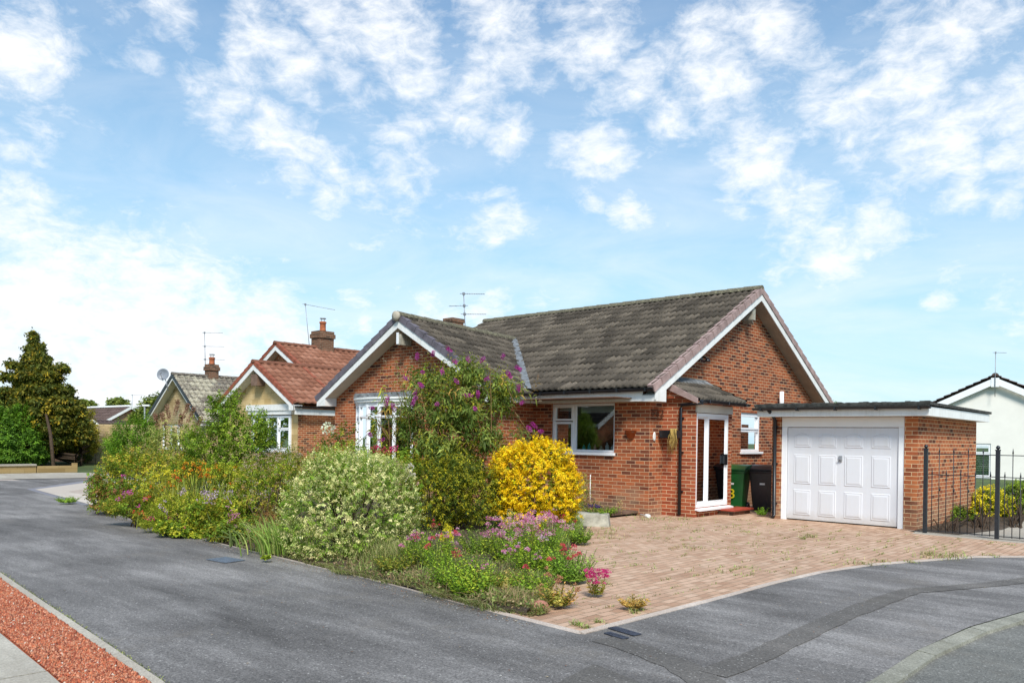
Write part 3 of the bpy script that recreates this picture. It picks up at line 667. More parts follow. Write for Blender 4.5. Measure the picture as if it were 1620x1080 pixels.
# discarded white bottle
mb = MB(); mb.lathe((0, 0, 0), [(.012, -.16), (.012, 0), (.035, .03), (.04, .05), (.04, .14), (.03, .145)], 14, (.9, -.35, -.05)); o = mb.build('plastic_bottle', 'white_paint'); o.location = (.1, -.28, .045)
tag(o, 'white plastic bottle lying on the paving at the foot of the wall', 'bottle')

# ================================================================== FENCE
def railing():
    T = thing('iron_fence', 'black iron fence with ball topped posts and spiked bars, right of the garage', 'fence', (6.1, 1.2, 0))
    def post(x, y, label):
        t = MB(); t.box(x-.03, y-.03, 0, x+.03, y+.03, 1.47); t.box(x-.036, y-.036, 1.47, x+.036, y+.036, 1.49); t.lathe((x, y, 1.49), [(.012, 0), (.032, .018), (.034, .035), (.02, .06), (.004, .068)], 12); return t.build('post', 'black_metal', T)
    post(4.86, 1.22, 'black ball topped iron post against the garage corner'); post(5.96, 1.18, 'black ball topped iron post in the middle of the fence'); post(7.5, 1.14, 'black iron post at the far end of the fence')
    for k, (xa, xb, nb, lab) in enumerate(((4.90, 5.92, 9, 'black iron fence panel between garage corner and middle post'), (6.0, 7.46, 13, 'black iron fence panel right of the middle post'))):
        y = 1.2 if k == 0 else 1.16; t = T
        for z in (.06, 1.03, 1.39):
            mb = MB(); mb.box(xa, y-.006, z, xb, y+.006, z+.014); mb.build('rail', 'black_metal', t)
        for i in range(nb):
            x = xa+(xb-xa)*(i+.6)/(nb+.2); h = 1.48 if i % 2 else 1.10; mb = MB(); mb.tube([(x, y, .05), (x, y, h-.05)], .007, 6); mb.lathe((x, y, h-.06), [(.008, 0), (.013, .02), (.009, .04), (.002, .09)], 6)
            if h > 1.3: mb.lathe((x+.012, y, .78 if i % 4 else 1.24), [(.004, -.025), (.017, 0), (.004, .025)], 6)
            mb.build('bar', 'black_metal', t)
railing()

# ================================================================== NEIGHBOUR HOUSES
def simple_gable_roof(name, parent, x0, x1, y0, y1, zr, k, mat, xr=None, seed=1, gauge=.335, pitch=.3, over=0, ridge_mat=None):
    """ridge along y"""
    xr = (x0+x1)/2 if xr is None else xr; s_ = math.sqrt(1+k*k)
    r = tile_slope(name, (x1, y0, zr-k*(x1-xr)), (0, 1, 0), (-1/s_, 0, k/s_), y1-y0, (x1-xr)*s_, mat, parent, gauge, pitch, seed=seed)
    tile_slope('far_slope', (x0, y0, zr-k*(xr-x0)), (0, 1, 0), (1/s_, 0, k/s_), y1-y0, (xr-x0)*s_, mat, r, gauge, pitch, seed=seed+1)
    mb = MB(); ridge_tiles(mb, (xr, y0-.02, zr+.03), (xr, y1, zr+.03), .11); mb.build('ridge_tiles', ridge_mat or mat, r); return r
def chimney_with_pot(parent, x, y, z0, z1, w=.5, d=.6, ztop=None, pot=.45, brickm='brick_dark'):
    mb = MB(); mb.box(x-w/2, y-d/2, z0, x+w/2, y+d/2, z1-.3); mb.box(x-w/2-.05, y-d/2-.05, z1-.3, x+w/2+.05, y+d/2+.05, z1-.12); mb.box(x-w/2-.01, y-d/2-.01, z1-.12, x+w/2+.01, y+d/2+.01, z1)
    c = mb.build('chimney', brickm, parent)
    mb = MB(); mb.lathe((x, y, z1), [(.15, 0), (.13, .08), (.125, pot-.08), (.15, pot-.06), (.15, pot)], 14); p = mb.build('chimney_pot', 'pot_clay', c)
    mb = MB(); mb.lathe((x, y, z1+pot+.0), [(.10, 0), (.10, .03)], 12); mb.lathe((x, y, z1+pot+.13), [(.14, 0), (.13, .03), (.02, .05)], 12)
    for a in range(4): mb.tube([(x+.09*math.cos(a*1.57), y+.09*math.sin(a*1.57), z1+pot), (x+.09*math.cos(a*1.57), y+.09*math.sin(a*1.57), z1+pot+.14)], .008, 4)
    mb.build('cowl', 'metal_grey', p); return c
def neighbour_red():
    H = thing('bungalow', 'neighbouring bungalow with red tiled roof and cream rendered front gable', 'bungalow', (-20, 6, 0))
    k = .56; yf = 2.0; xr_, zr_ = -18.4, 4.22; F = frame((0, yf, 0), (1, 0, 0), (0, -1, 0))
    mb = MB(); wallgrid(mb, F, -20.95, -15.95, -.1, 2.3, [(-19.05, -16.35, .95, 2.27)], .25)
    add_gable(mb, F, [(-20.95, 2.3), (-15.95, 2.3), (-15.95, 2.7), (-18.4, 4.1), (-20.95, 2.66)]); mb.build('wall', 'buff_wall_smooth', H)
    mb = MB(); wallgrid(mb, frame((-15.949, 0, 0), (0, 1, 0), (1, 0, 0)), yf+.002, 12, -.1, 2.6); wallgrid(mb, frame((0, 4.0, 0), (1, 0, 0), (0, -1, 0)), -24.6, -20.9, -.1, 2.6)
    add_gable(mb, frame((0, 4.0, 0), (1, 0, 0), (0, -1, 0)), [(-24.6, 2.6), (-16, 2.6), (-16, 2.8), (-20.3, 5.05), (-24.6, 2.75)]); wallgrid(mb, frame((-24.6, 0, 0), (0, -1, 0), (-1, 0, 0)), -12, -4, -.1, 2.6)
    mb.build('side_wall', 'brick_garage', H)
    simple_gable_roof('front_roof', H, -21.25, -15.62, yf-.4, 6.5, zr_, k, 'tiles_red', xr_, seed=21)
    simple_gable_roof('roof', H, -25.0, -15.62+.002, 3.65, 12, 5.25, k, 'tiles_red', -20.3, seed=23)
    for (xL, xR_, xc, zc, y) in ((-21.2, -15.66, xr_, zr_, yf-.38), (-24.9, -15.7, -20.3, 5.25, 3.68)):
        mb = MB(); bargeboards(mb, (xL, y, zc-k*(xc-xL)-.05), (xc, y, zc-.05), (xR_, y, zc-k*(xR_-xc)-.05), (0, 1, 0), .2)
        for sg, xe in ((-1, xL), (1, xR_)): mb.prism([(xe, y+.004, zc-k*abs(xe-xc)-.28), (xe-sg*.3, y+.004, zc-k*abs(xe-xc)-.28), (xe-sg*.3, y+.004, zc-k*abs(xe-xc)-.03), (xe, y+.004, zc-k*abs(xe-xc)-.1)], (0, .36, 0))
        b = mb.build('bargeboard', 'white_paint', H); mb = MB()
        for xe in (xL, xR_): mb.prism([(xe, y+.03, zc-k*abs(xe-xc)-.27), (xc, y+.03, zc-.27), (xc, y+.37, zc-.27), (xe, y+.37, zc-k*abs(xe-xc)-.27)], (0, 0, .01))
        mb.build('soffit', 'cream_paint', b)
        for xe, o_ in ((xL-.03, -.05), (xR_+.03, .05)):
            mb = MB(); verge_units(mb, (xe, y, zc-k*abs(xe-xc)+.02), (xc+o_, y, zc+.02), (0, -1, 0), 10); mb.build('verge_tiles', 'verge_red', b)
    mb = MB(); mb.box(xr_-.22, yf-.34, 3.35, xr_+.22, yf-.003, 3.78); mb.build('roof_vent', 'wood_inside', H)
    mb = MB(); mb.box(-15.70, yf-.3, 2.26, -15.67, 12, 2.46); f = mb.build('fascia', 'white_paint', H); mb = MB(); gut(mb, (-15.58, yf-.35, 2.56), (-15.58, 12, 2.56), .06); mb.build('gutter', 'black_plastic', H)
    window(H, F, -19.05, -16.35, .95, 2.24, {'bars': [(-18.0, -17.9, 1.0, 2.19), (-17.25, -17.15, 1.0, 2.19)], 'sash': [(-18.98, -17.95, 1.75, 2.2), (-17.2, -16.42, 1.75, 2.2), (-17.2, -16.42, 1.02, 1.74)]}, d=.03, fw=.08)
    mb = MB(); mb.box(-19.2, yf-.12, 2.27, -16.2, yf-.002, 2.42); mb.box(-19.28, yf-.16, 2.42, -16.12, yf-.002, 2.64); mb.build('window_head', 'white_paint', H)
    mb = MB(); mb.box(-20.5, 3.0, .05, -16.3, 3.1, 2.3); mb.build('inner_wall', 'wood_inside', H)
    chimney_with_pot(H, -20.3, 5.95, 4.9, 5.98, .62, .72, pot=.42)
def neighbour_brown():
    H = thing('bungalow', 'farthest bungalow of the row with pale lichen on its brown roof and buff gable', 'bungalow', (-28, 6, 0))
    k = .74; yf = 3.4; xc, zc = -28.1, 4.27; F = frame((0, yf, 0), (1, 0, 0), (0, -1, 0)); mb = MB()
    wallgrid(mb, F, -30.7, -25.5, -.3, 2.1, [(-30.0, -27.6, .8, 1.95)]); add_gable(mb, F, [(-30.7, 2.1), (-25.5, 2.1), (-25.5, 2.3), (xc, 4.1), (-30.7, 2.3)])
    wallgrid(mb, frame((-25.5, 0, 0), (0, 1, 0), (1, 0, 0)), yf, 11, -.3, 2.15); wallgrid(mb, frame((-30.7, 0, 0), (0, -1, 0), (-1, 0, 0)), -11, -yf, -.3, 2.15); mb.build('wall', 'buff_wall', H)
    simple_gable_roof('roof', H, -31.0, -25.2, 3.0, 11, zc, k, 'tiles_mossy', xc, seed=31)
    y = 3.02; mb = MB(); bargeboards(mb, (-30.95, y, zc-k*2.85-.12), (xc, y, zc-.12), (-25.25, y, zc-k*2.85-.12), (0, 1, 0), .11); b = mb.build('bargeboard', 'white_paint', H)
    mb = MB(); bargeboards(mb, (-31.0, y-.04, zc-k*2.9+.04), (xc, y-.04, zc+.05), (-25.2, y-.04, zc-k*2.9+.04), (0, 1, 0), .16); mb.build('verge_trim', 'black_plastic', b)
    mb = MB()
    for xe in (-30.9, -25.3): mb.prism([(xe, y+.03, zc-k*2.8-.22), (xc, y+.03, zc-.22), (xc, y+.37, zc-.22), (xe, y+.37, zc-k*2.8-.22)], (0, 0, .01))
    mb.build('soffit', 'cream_paint', b)
    mb = MB(); mb.box(-25.27, 3.0, 1.88, -25.24, 11, 2.08); mb.build('fascia', 'white_paint', H)
    mb = MB(); gut(mb, (-25.15, 3.0, 2.1), (-25.15, 11, 2.1), .06); mb.build('gutter', 'white_upvc', H)
    window(H, F, -30.0, -27.6, .8, 1.95, {'bars': [(-29.2, -29.12, .85, 1.9), (-28.45, -28.37, .85, 1.9)], 'sash': []})
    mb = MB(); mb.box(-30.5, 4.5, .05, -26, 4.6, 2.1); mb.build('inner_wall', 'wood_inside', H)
    c = chimney_with_pot(H, -28.1, 4.95, 3.6, 4.88, .42, .5, pot=.34); mb = MB(); mb.prism([(-28.5, 4.6, 3.98), (-27.6, 4.6, 3.84), (-27.6, 5.35, 3.84), (-28.5, 5.35, 3.98)], (0, 0, .1)); mb.build('flashing', 'lead', c)
brick('buff_wall_smooth', (.40, .28, .12), (.52, .38, .18), (.56, .42, .22), (.40, .28, .13), bw=.45, bh=.22, mw=.004)
neighbour_red(); neighbour_brown()
aerial('tv_aerial', 'single sloping television aerial beside the brick chimney of the red roofed bungalow', (-20.7, 5.6, 5.0), (-20.75, 5.35, 7.15), [(.985, XA+Vector((0, 0, -.17)), 1.3, 14, 'h')])
aerial('tv_aerial', 'tall television mast with three bare arms at the lichened roof chimney', (-28.4, 4.8, 4.0), (-28.4, 4.7, 6.45), [(.99, XA, .9, 2, 'h'), (.72, XA, .95, 2, 'h'), (.46, XA, .95, 2, 'h')], .018)
t = thing('satellite_dish', 'grey satellite dish on the gable top of the bungalow with lichened roof', 'satellite dish', (-28.6, 2.9, 3.9))
dc = D(258, 592, (G(0, 700).xyz-CC).length*0+36.2); ax = (CC-dc+Vector((-14, -6, 7))).normalized()
mb = MB(); mb.lathe(dc, [(.01, -.05), (.12, -.04), (.21, -.01), (.265, .025), (.27, .02), (.21, -.02), (.12, -.05), (.01, -.06)], 22, ax); o = mb.build('dish', 'dish_grey', t)
mb = MB(); mb.tube([dc-ax*.06, dc+Vector((.15, .1, -.4)), dc+Vector((.2, .15, -.75))], .025, 6); mb.tube([dc-Vector((0, 0, .3)), dc+ax*.36], .012, 5); mb.lathe(dc+ax*.36, [(.03, 0), (.045, .05), (.03, .1)], 10, -ax); mb.build('bracket', 'metal_grey', t)

def white_house():
    H = thing('bungalow', 'white rendered bungalow beyond the garage with low pitched gable', 'bungalow', (1, 28.6, -.4))
    A = D(1574, 594, 37); dx = Vector((math.cos(CYAW-.50), math.sin(CYAW-.50), 0)); nrm = Vector((dx.y, -dx.x, 0)); F = frame((A.x, A.y, 0), dx, nrm); inw = -nrm
    k = .49; zt = A.z-.12; mb = MB()
    zb = zt-.25-4.3*k
    wallgrid(mb, F, -4.3, 4.3, -1.2, zb, [(-.78, -.12, .1, 1.63)]); add_gable(mb, F, [(-4.3, zb), (4.3, zb), (0, zt-.25)]); wallgrid(mb, frame(F(4.3, 0), inw, dx), 0, 8, -1.2, zb); wallgrid(mb, frame(F(-4.3, 0), inw, -dx), 0, 8, -1.2, zb)
    mb.build('wall', 'render_white', H)
    s_ = math.sqrt(1+k*k)
    for sg in (-1, 1):
        e = F(sg*4.75, A.z-k*4.75, .3); u = inw if sg > 0 else inw; v = (-dx*sg+Vector((0, 0, k)))/s_
        tile_slope('roof' if sg > 0 else 'roof_slope', e, u, v, 9, 4.75*s_, 'tiles_far', H, pitch=.3, seed=40+sg)
    mb = MB(); bargeboards(mb, F(-4.7, zt-k*4.7+.02, .28), F(0, zt+.02, .28), F(4.7, zt-k*4.7+.02, .28), inw, .27); mb.obox(F, -.16, .16, zt-.42, zt+.0, .285, .30); mb.build('bargeboard', 'white_upvc', H)
    mb = MB(); ridge_tiles(mb, F(0, A.z+.0, .32), F(0, A.z+.0, -8), .13); mb.build('ridge_tiles', 'tiles_far', H)
    window(H, F, -.78, -.12, .1, 1.63, {'bars': [(-.73, -.17, 1.1, 1.2)], 'sash': [(-.74, -.16, 1.2, 1.58)]}, sill=True)
    mb = MB()
    for i in range(9): mb.obox(F, -.72, -.18, .2+.1*i, .27+.1*i, -.2, -.19)
    mb.build('blind', 'curtain_green', H)
    return F, A
plain('curtain_green', (.30, .42, .22), .8)
WF, WA = white_house()
p = WF(0, 0, .34); aerial('tv_aerial', 'thin television aerial on the gable of the white bungalow', (p.x, p.y, WA.z-1.0), (p.x, p.y, WA.z+1.05), [(.99, XA, .5, 4, 'h')], .016)
def opposite_house():
    H = thing('bungalow', 'brick bungalow across the drive, mirrored in the kitchen window', 'bungalow', (-17, -19, 0)); x0, x1, y0, y1, ze, k = -24, -12.7, -23.6, -15.2, 2.25, .58; yr = (y0+y1)/2; zr = ze+k*(y1-yr+.2); s_ = math.hypot(1, k)
    F = frame((x1, 0, 0), (0, 1, 0), (1, 0, 0)); mb = MB(); wallgrid(mb, F, y0, y1, -.1, ze-.1, [(-20.4, -18.2, .9, 2.05)]); add_gable(mb, F, [(y0, ze-.1), (y1, ze-.1), (y1, ze), (yr, zr-.1), (y0, ze)])
    wallgrid(mb, frame((0, y1, 0), (-1, 0, 0), (0, 1, 0)), -x1, -x0, -.1, ze-.1, [(15.5, 17.2, 1.0, 2.05)]); wallgrid(mb, frame((0, y0, 0), (1, 0, 0), (0, -1, 0)), x0, x1, -.1, ze-.1); wallgrid(mb, frame((x0, 0, 0), (0, -1, 0), (-1, 0, 0)), -y1, -y0, -.1, ze-.1); mb.build('wall', 'brick', H)
    window(H, F, -20.4, -18.2, .9, 2.05, {'bars': [(-19.35, -19.25, .95, 2.0)]}); window(H, frame((0, y1, 0), (-1, 0, 0), (0, 1, 0)), 15.5, 17.2, 1.0, 2.05, {'bars': [(16.3, 16.38, 1.05, 2.0)]})
    L = (yr-y0+.2+.2)*s_; r = tile_slope('roof', (x0-.3, y1+.2, zr-k*(y1+.2-yr)), (1, 0, 0), (0, -1/s_, k/s_), x1-x0+.65, (y1+.2-yr)*s_, 'tiles_brown', H, pitch=.3, seed=61); tile_slope('rear_slope', (x0-.3, y0-.2, zr-k*(yr-y0+.2)), (1, 0, 0), (0, 1/s_, k/s_), x1-x0+.65, (yr-y0+.2)*s_, 'tiles_brown', r, pitch=.3, seed=62)
    mb = MB(); bargeboards(mb, (x1+.33, y0-.2, zr-k*(yr-y0+.2)-.03), (x1+.33, yr, zr-.03), (x1+.33, y1+.2, zr-k*(y1+.2-yr)-.03), (-1, 0, 0), .2); mb.build('bargeboard', 'white_paint', H)
    mb = MB(); mb.box(x0, y1+.12, ze-.2, x1+.3, y1+.15, ze); f = mb.build('fascia', 'white_paint', H); mb = MB(); mb.box(x0, y1+.001, ze-.19, x1+.3, y1+.12, ze-.18); mb.prism([(x1+.003, y0-.2, ze-.16), (x1+.003, yr, zr-.27), (x1+.32, yr, zr-.27), (x1+.32, y0-.2, ze-.16)], (0, 0, .01)); mb.prism([(x1+.003, y1+.2, ze-.16), (x1+.003, yr, zr-.27), (x1+.32, yr, zr-.27), (x1+.32, y1+.2, ze-.16)], (0, 0, .01)); mb.build('soffit', 'soffit_plain', f)
opposite_house()
# brown roofed houses far left
def far_house():
    H = thing('bungalow', 'distant brown roofed house with orange brick gables, between conifer and row', 'bungalow', D(170, 660, 70))
    a = D(120, 644.2, 74); b = D(208, 645.6, 66); zr = (a.z+b.z)/2; a.z = b.z = zr; d = (b-a).normalized(); nrm = Vector((d.y, -d.x, 0)); k = .6; hw = 2.6; s_ = math.hypot(1, k)
    tile_slope('roof', a+nrm*hw-Vector((0, 0, k*hw)), d, (-nrm+Vector((0, 0, k)))/s_, (b-a).length, hw*s_, 'tiles_far', H, .5, .6, seed=51, hgt=.05)
    tile_slope('far_slope', a-nrm*hw-Vector((0, 0, k*hw)), d, (nrm+Vector((0, 0, k)))/s_, (b-a).length, hw*s_, 'tiles_far', H, .5, .6, seed=52)
    mb = MB(); ridge_tiles(mb, a+Vector((0, 0, .05)), b+Vector((0, 0, .05)), .14, .6); mb.build('ridge_tiles', 'white_paint', H)
    mb = MB(); q = b-d*.25; w = hw-.3; lo = Vector((0, 0, -k*w-.15)); mb.prism([q+nrm*w+lo, q-nrm*w+lo, q+Vector((0, 0, -.15))], -d*.2); z0 = -1.0
    for p0, p1 in ((q+nrm*w, q-nrm*w), (q+nrm*w, a+d*.2+nrm*w)):
        p0 = Vector((p0.x, p0.y, z0)); p1 = Vector((p1.x, p1.y, z0)); mb.prism([p0, p1, p1+Vector((0, 0, zr-k*w-.15-z0)), p0+Vector((0, 0, zr-k*w-.15-z0))], nrm*-.02-d*.02)
    mb.build('wall', 'brick_garage', H)
    mb = MB(); mb.bar(b+Vector((0, 0, -.05)), b+nrm*hw+Vector((0, 0, -k*hw-.05)), .05, .2); mb.bar(b+Vector((0, 0, -.05)), b-nrm*hw+Vector((0, 0, -k*hw-.05)), .05, .2); mb.build('bargeboard', 'white_paint', H)
    # lower house in front of it
    H = thing('garage', 'distant low brown roofed brick outbuilding in front of the far house', 'outbuilding', D(165, 680, 58))
    a = D(145, 663.5, 57); b = D(200, 666, 62); zr = (a.z+b.z)/2; a.z = b.z = zr; d = (b-a).normalized(); nrm = Vector((d.y, -d.x, 0)); k = .75; hw = 1.55; s_ = math.hypot(1, k)
    tile_slope('roof', a+nrm*hw-Vector((0, 0, k*hw)), d, (-nrm+Vector((0, 0, k)))/s_, (b-a).length, hw*s_, 'tiles_far', H, .45, .6, seed=53, hgt=.05)
    tile_slope('far_slope', a-nrm*hw-Vector((0, 0, k*hw)), d, (nrm+Vector((0, 0, k)))/s_, (b-a).length, hw*s_, 'tiles_far', H, .45, .6, seed=54)
    mb = MB(); q = a+d*.15; w = hw-.1; p0 = q+nrm*w; p1 = q-nrm*w; h = Vector((0, 0, zr-k*w-.1))
    mb.prism([Vector((p0.x, p0.y, -1)), Vector((p1.x, p1.y, -1)), Vector((p1.x, p1.y, 0))+h, q+Vector((0, 0, -.08)), Vector((p0.x, p0.y, 0))+h], d*.2)
    p2 = b+nrm*w; mb.prism([Vector((p0.x, p0.y, -1)), Vector((p2.x, p2.y, -1)), Vector((p2.x, p2.y, 0))+h, Vector((p0.x, p0.y, 0))+h], -nrm*.15); mb.build('wall', 'brick_garage', H)
    mb = MB(); mb.bar(a, a+nrm*hw+Vector((0, 0, -k*hw)), .05, .14); mb.bar(a, a-nrm*hw+Vector((0, 0, -k*hw)), .05, .14); mb.build('bargeboard', 'white_paint', H)
far_house()
p = D(209, 645, 68); aerial('tv_aerial', 'faint television aerial above the distant orange gable', (p.x, p.y, p.z-.4), (p.x, p.y, D(209, 624, 68).z), [(.98, XA, 1.0, 2, 'h')], .02)
lt = thing('street_lamp', 'pale street lamp head showing over the shrubs left of the row', 'street lamp', D(229, 720, 45)); p = D(229, 641, 45)
mb = MB(); mb.tube([(p.x, p.y, 0), (p.x, p.y, p.z)], [.06, .045], 8); mb.build('post', 'metal_grey', lt); mb = MB(); mb.bar(p-XA*.12, p+XA*.28, .14, .09); mb.build('lamp_head', 'white_paint', lt)

# ================================================================== GROUND
def poly(name, pts, z, mat, kind='structure', th=0.0, zs=None):
    mb = MB(); 
    if th: mb.prism([(x, y, z-th) for x, y in pts], (0, 0, th))
    else: mb.face([(x, y, z) for x, y in pts])
    o = mb.build(name, mat); o['kind'] = kind; return o
plain('grass_far', (.07, .10, .03), .95, .3, .3)
poly('ground', [(-500, -500), (500, -500), (500, 500), (-500, 500)], -.16, 'grass_far')
poly('ground', [(-60, -8.4), (-40, -30), (7.1, -30), (7.1, -8.5), (7.2, -6), (7.5, -4.8), (8.2, -3.4), (9.5, -2.2), (12, -1), (25, 3), (25, 24), (-6, 60), (-60, 40)], -.012, 'grass_far')
# asphalt footway and shared drive
poly('pavement', [(-14.75, -6.9), (-19.4, -3.15), (-19.8, -5.5), (-21.5, -11.0), (-13, -11.0), (-1.2, -11.22), (4.0, -11.70), (5.6, -11.9), (7.13, -11.9), (7.13, -8.5), (7.11, -7.4), (7.2, -6.2), (7.42, -5.05), (8.1, -3.6), (9.4, -2.4), (12, -1.2), (24, 2.6), (24, 6), (12, 2.2), (9.5, .9), (8, .05), (6.75, -.7), (6.15, -1.43), (5.73, -2.41), (5.38, -3.3), (5.16, -4.3), (5.08, -5.4), (5.05, -7), (5.04, -8.79), (3.6, -8.67), (1.6, -8.52), (.5, -8.46), (-1.85, -8.33), (-4.6, -8.07), (-8.9, -7.58), (-14.6, -6.95)], 0, 'asphalt')
poly('road', [(60, -30), (60, 8), (24, 2.3), (12.08, -1.4), (9.54, -2.6), (8.24, -3.77), (7.54, -5.13), (7.32, -6.28), (7.23, -7.4), (7.24, -8.5), (7.24, -30)], -.035, 'asphalt_road')
# kerb: dropped kerb blocks
kp = [(7.18, -12.5), (7.19, -8.5), (7.18, -7.4), (7.28, -6.25), (7.5, -5.1), (8.2, -3.72), (9.5, -2.55), (12.05, -1.35), (24, 2.45)]
def strip(mb, pts, w, z0, z1, seg=.9, gap=.012, jit=.0):
    acc = []; 
    for a, b in zip(pts, pts[1:]):
        a = Vector((*a, 0)); b = Vector((*b, 0)); L = (b-a).length; n = max(1, round(L/seg))
        for i in range(n):
            p = a+(b-a)*(i/n); q = a+(b-a)*((i+1)/n)-(b-a).normalized()*gap; s_ = Vector((-(b-a).y, (b-a).x, 0)).normalized()*w/2; j = random.uniform(-jit, jit)
            o = Vector((0, 0, z1+j)); u = Vector((0, 0, z0)); ch = Vector((0, 0, -.012))
            mb.hexa([p-s_+u, q-s_+u, q+s_+u, p+s_+u, p-s_+o+ch, q-s_+o+ch, q+s_+o, p+s_+o])
mb = MB(); strip(mb, kp, .125, -.1, .008, .9, .018, .006); o = mb.build('kerb', 'kerb_stone'); o['kind'] = 'structure'
mb = MB(); strip(mb, [(7.52, -5.62), (7.75, -4.9), (8.45, -3.75), (9.75, -2.75), (12.2, -1.65)], .11, -.1, -.026, .9, .02, .005); o = mb.build('kerb', 'kerb_stone'); o['kind'] = 'structure'
# repair trenches in the footway
def trench(name, pts, w, z=.004, mat='asphalt_patch'):
    mb = MB(); pv = []
    fine = []
    for a, b in zip(pts, pts[1:]):
        n = max(2, int((Vector(b)-Vector(a)).length/.12))
        fine += [Vector(a)+(Vector(b)-Vector(a))*(i/n) for i in range(n)]
    fine.append(Vector(pts[-1]))
    for i, p in enumerate(fine):
        d = (fine[min(i+1, len(fine)-1)]-fine[max(0, i-1)]).normalized(); s_ = Vector((-d.y, d.x)); ww = w/2
        pv.append((mb.vert((*(p+s_*(ww+random.uniform(-.012, .012))), z)), mb.vert((*(p-s_*(ww+random.uniform(-.012, .012))), z))))
    for a, b in zip(pv, pv[1:]): mb.fi((a[1], b[1], b[0], a[0]))
    o = mb.build(name, mat); o['kind'] = 'structure'; return o
g2 = lambda x, y: tuple(G(x, y).xy)
trench('tarmac_repair', [g2(955, 1010), g2(1010, 1026), g2(1075, 1052), g2(1118, 1078), g2(1150, 1110)], .26)
trench('tarmac_repair', [g2(1125, 1066), g2(1190, 1042), g2(1255, 1010), g2(1330, 975), g2(1400, 948), g2(1440, 935), g2(1500, 930), g2(1580, 923), g2(1640, 915)], .22, .0055)
poly('tarmac_repair', [g2(890, 1075), g2(940, 1050), g2(1010, 1078), g2(1060, 1120), g2(820, 1150)], .0035, 'asphalt_patch')
# driveway
poly('driveway', [(5.05, -8.79), (5.06, -7), (5.09, -5.4), (5.17, -4.3), (5.39, -3.3), (5.74, -2.41), (6.16, -1.43), (6.76, -.7), (8.0, .05), (8.6, .4), (8.4, 1.25), (4.6, 1.28), (4.6, 1.9), (1.85, 1.9), (1.85, 8.6), (0, 8.6), (0, 0), (-.9, -.6), (.2, -2.3), (1.25, -3.9), (2.3, -5.6), (3.45, -7.2), (4.15, -8.72)], .006, 'block_paving')
mb = MB(); strip(mb, [(3.9, -8.74), (5.02, -8.82), (5.09, -7), (5.12, -5.4), (5.2, -4.3), (5.42, -3.28), (5.78, -2.38), (6.19, -1.4), (6.8, -.68), (8.0, .08)], .05, -.06, .016, .9, .004, .003); o = mb.build('edging', 'concrete_pink'); o['kind'] = 'structure'
mb = MB(); strip(mb, [(3.9, -8.74), (2.3, -8.56), (.5, -8.46), (-1.85, -8.33), (-4.6, -8.07), (-8.6, -7.62)], .05, -.06, .013, .9, .01, .006); o = mb.build('edging', 'concrete_pink'); o['kind'] = 'structure'
# garden bed: gently mounded soil
def bed():
    nx, ny = 90, 46; V = []; Fq = []
    for i in range(nx+1):
        for j in range(ny+1):
            s = i/nx; x = -8.9+(4.3+8.9)*s; ya = np.interp(x, [-8.9, -4.6, -1.85, .5, 1.6, 3.6, 4.4], [-7.55, -8.03, -8.29, -8.42, -8.48, -8.63, -8.68]); yb = np.interp(x, [-8.9, -1.0, .2, 1.25, 2.3, 3.45, 4.3], [-1.2, -.6, -2.3, -3.9, -5.6, -7.2, -8.6])
            t = j/ny; y = ya+(yb-ya)*t; e = min(1, 6*t*(1-t)); V.append((x, y, .008+.05*e+rng.normal(0, .008)*e))
    for i in range(nx):
        for j in range(ny): a = i*(ny+1)+j; Fq.append((a, a+ny+1, a+ny+2, a+1))
    o = np_obj('flower_bed', V, np.array(Fq), 'soil', smooth=True); o['kind'] = 'structure'
bed()
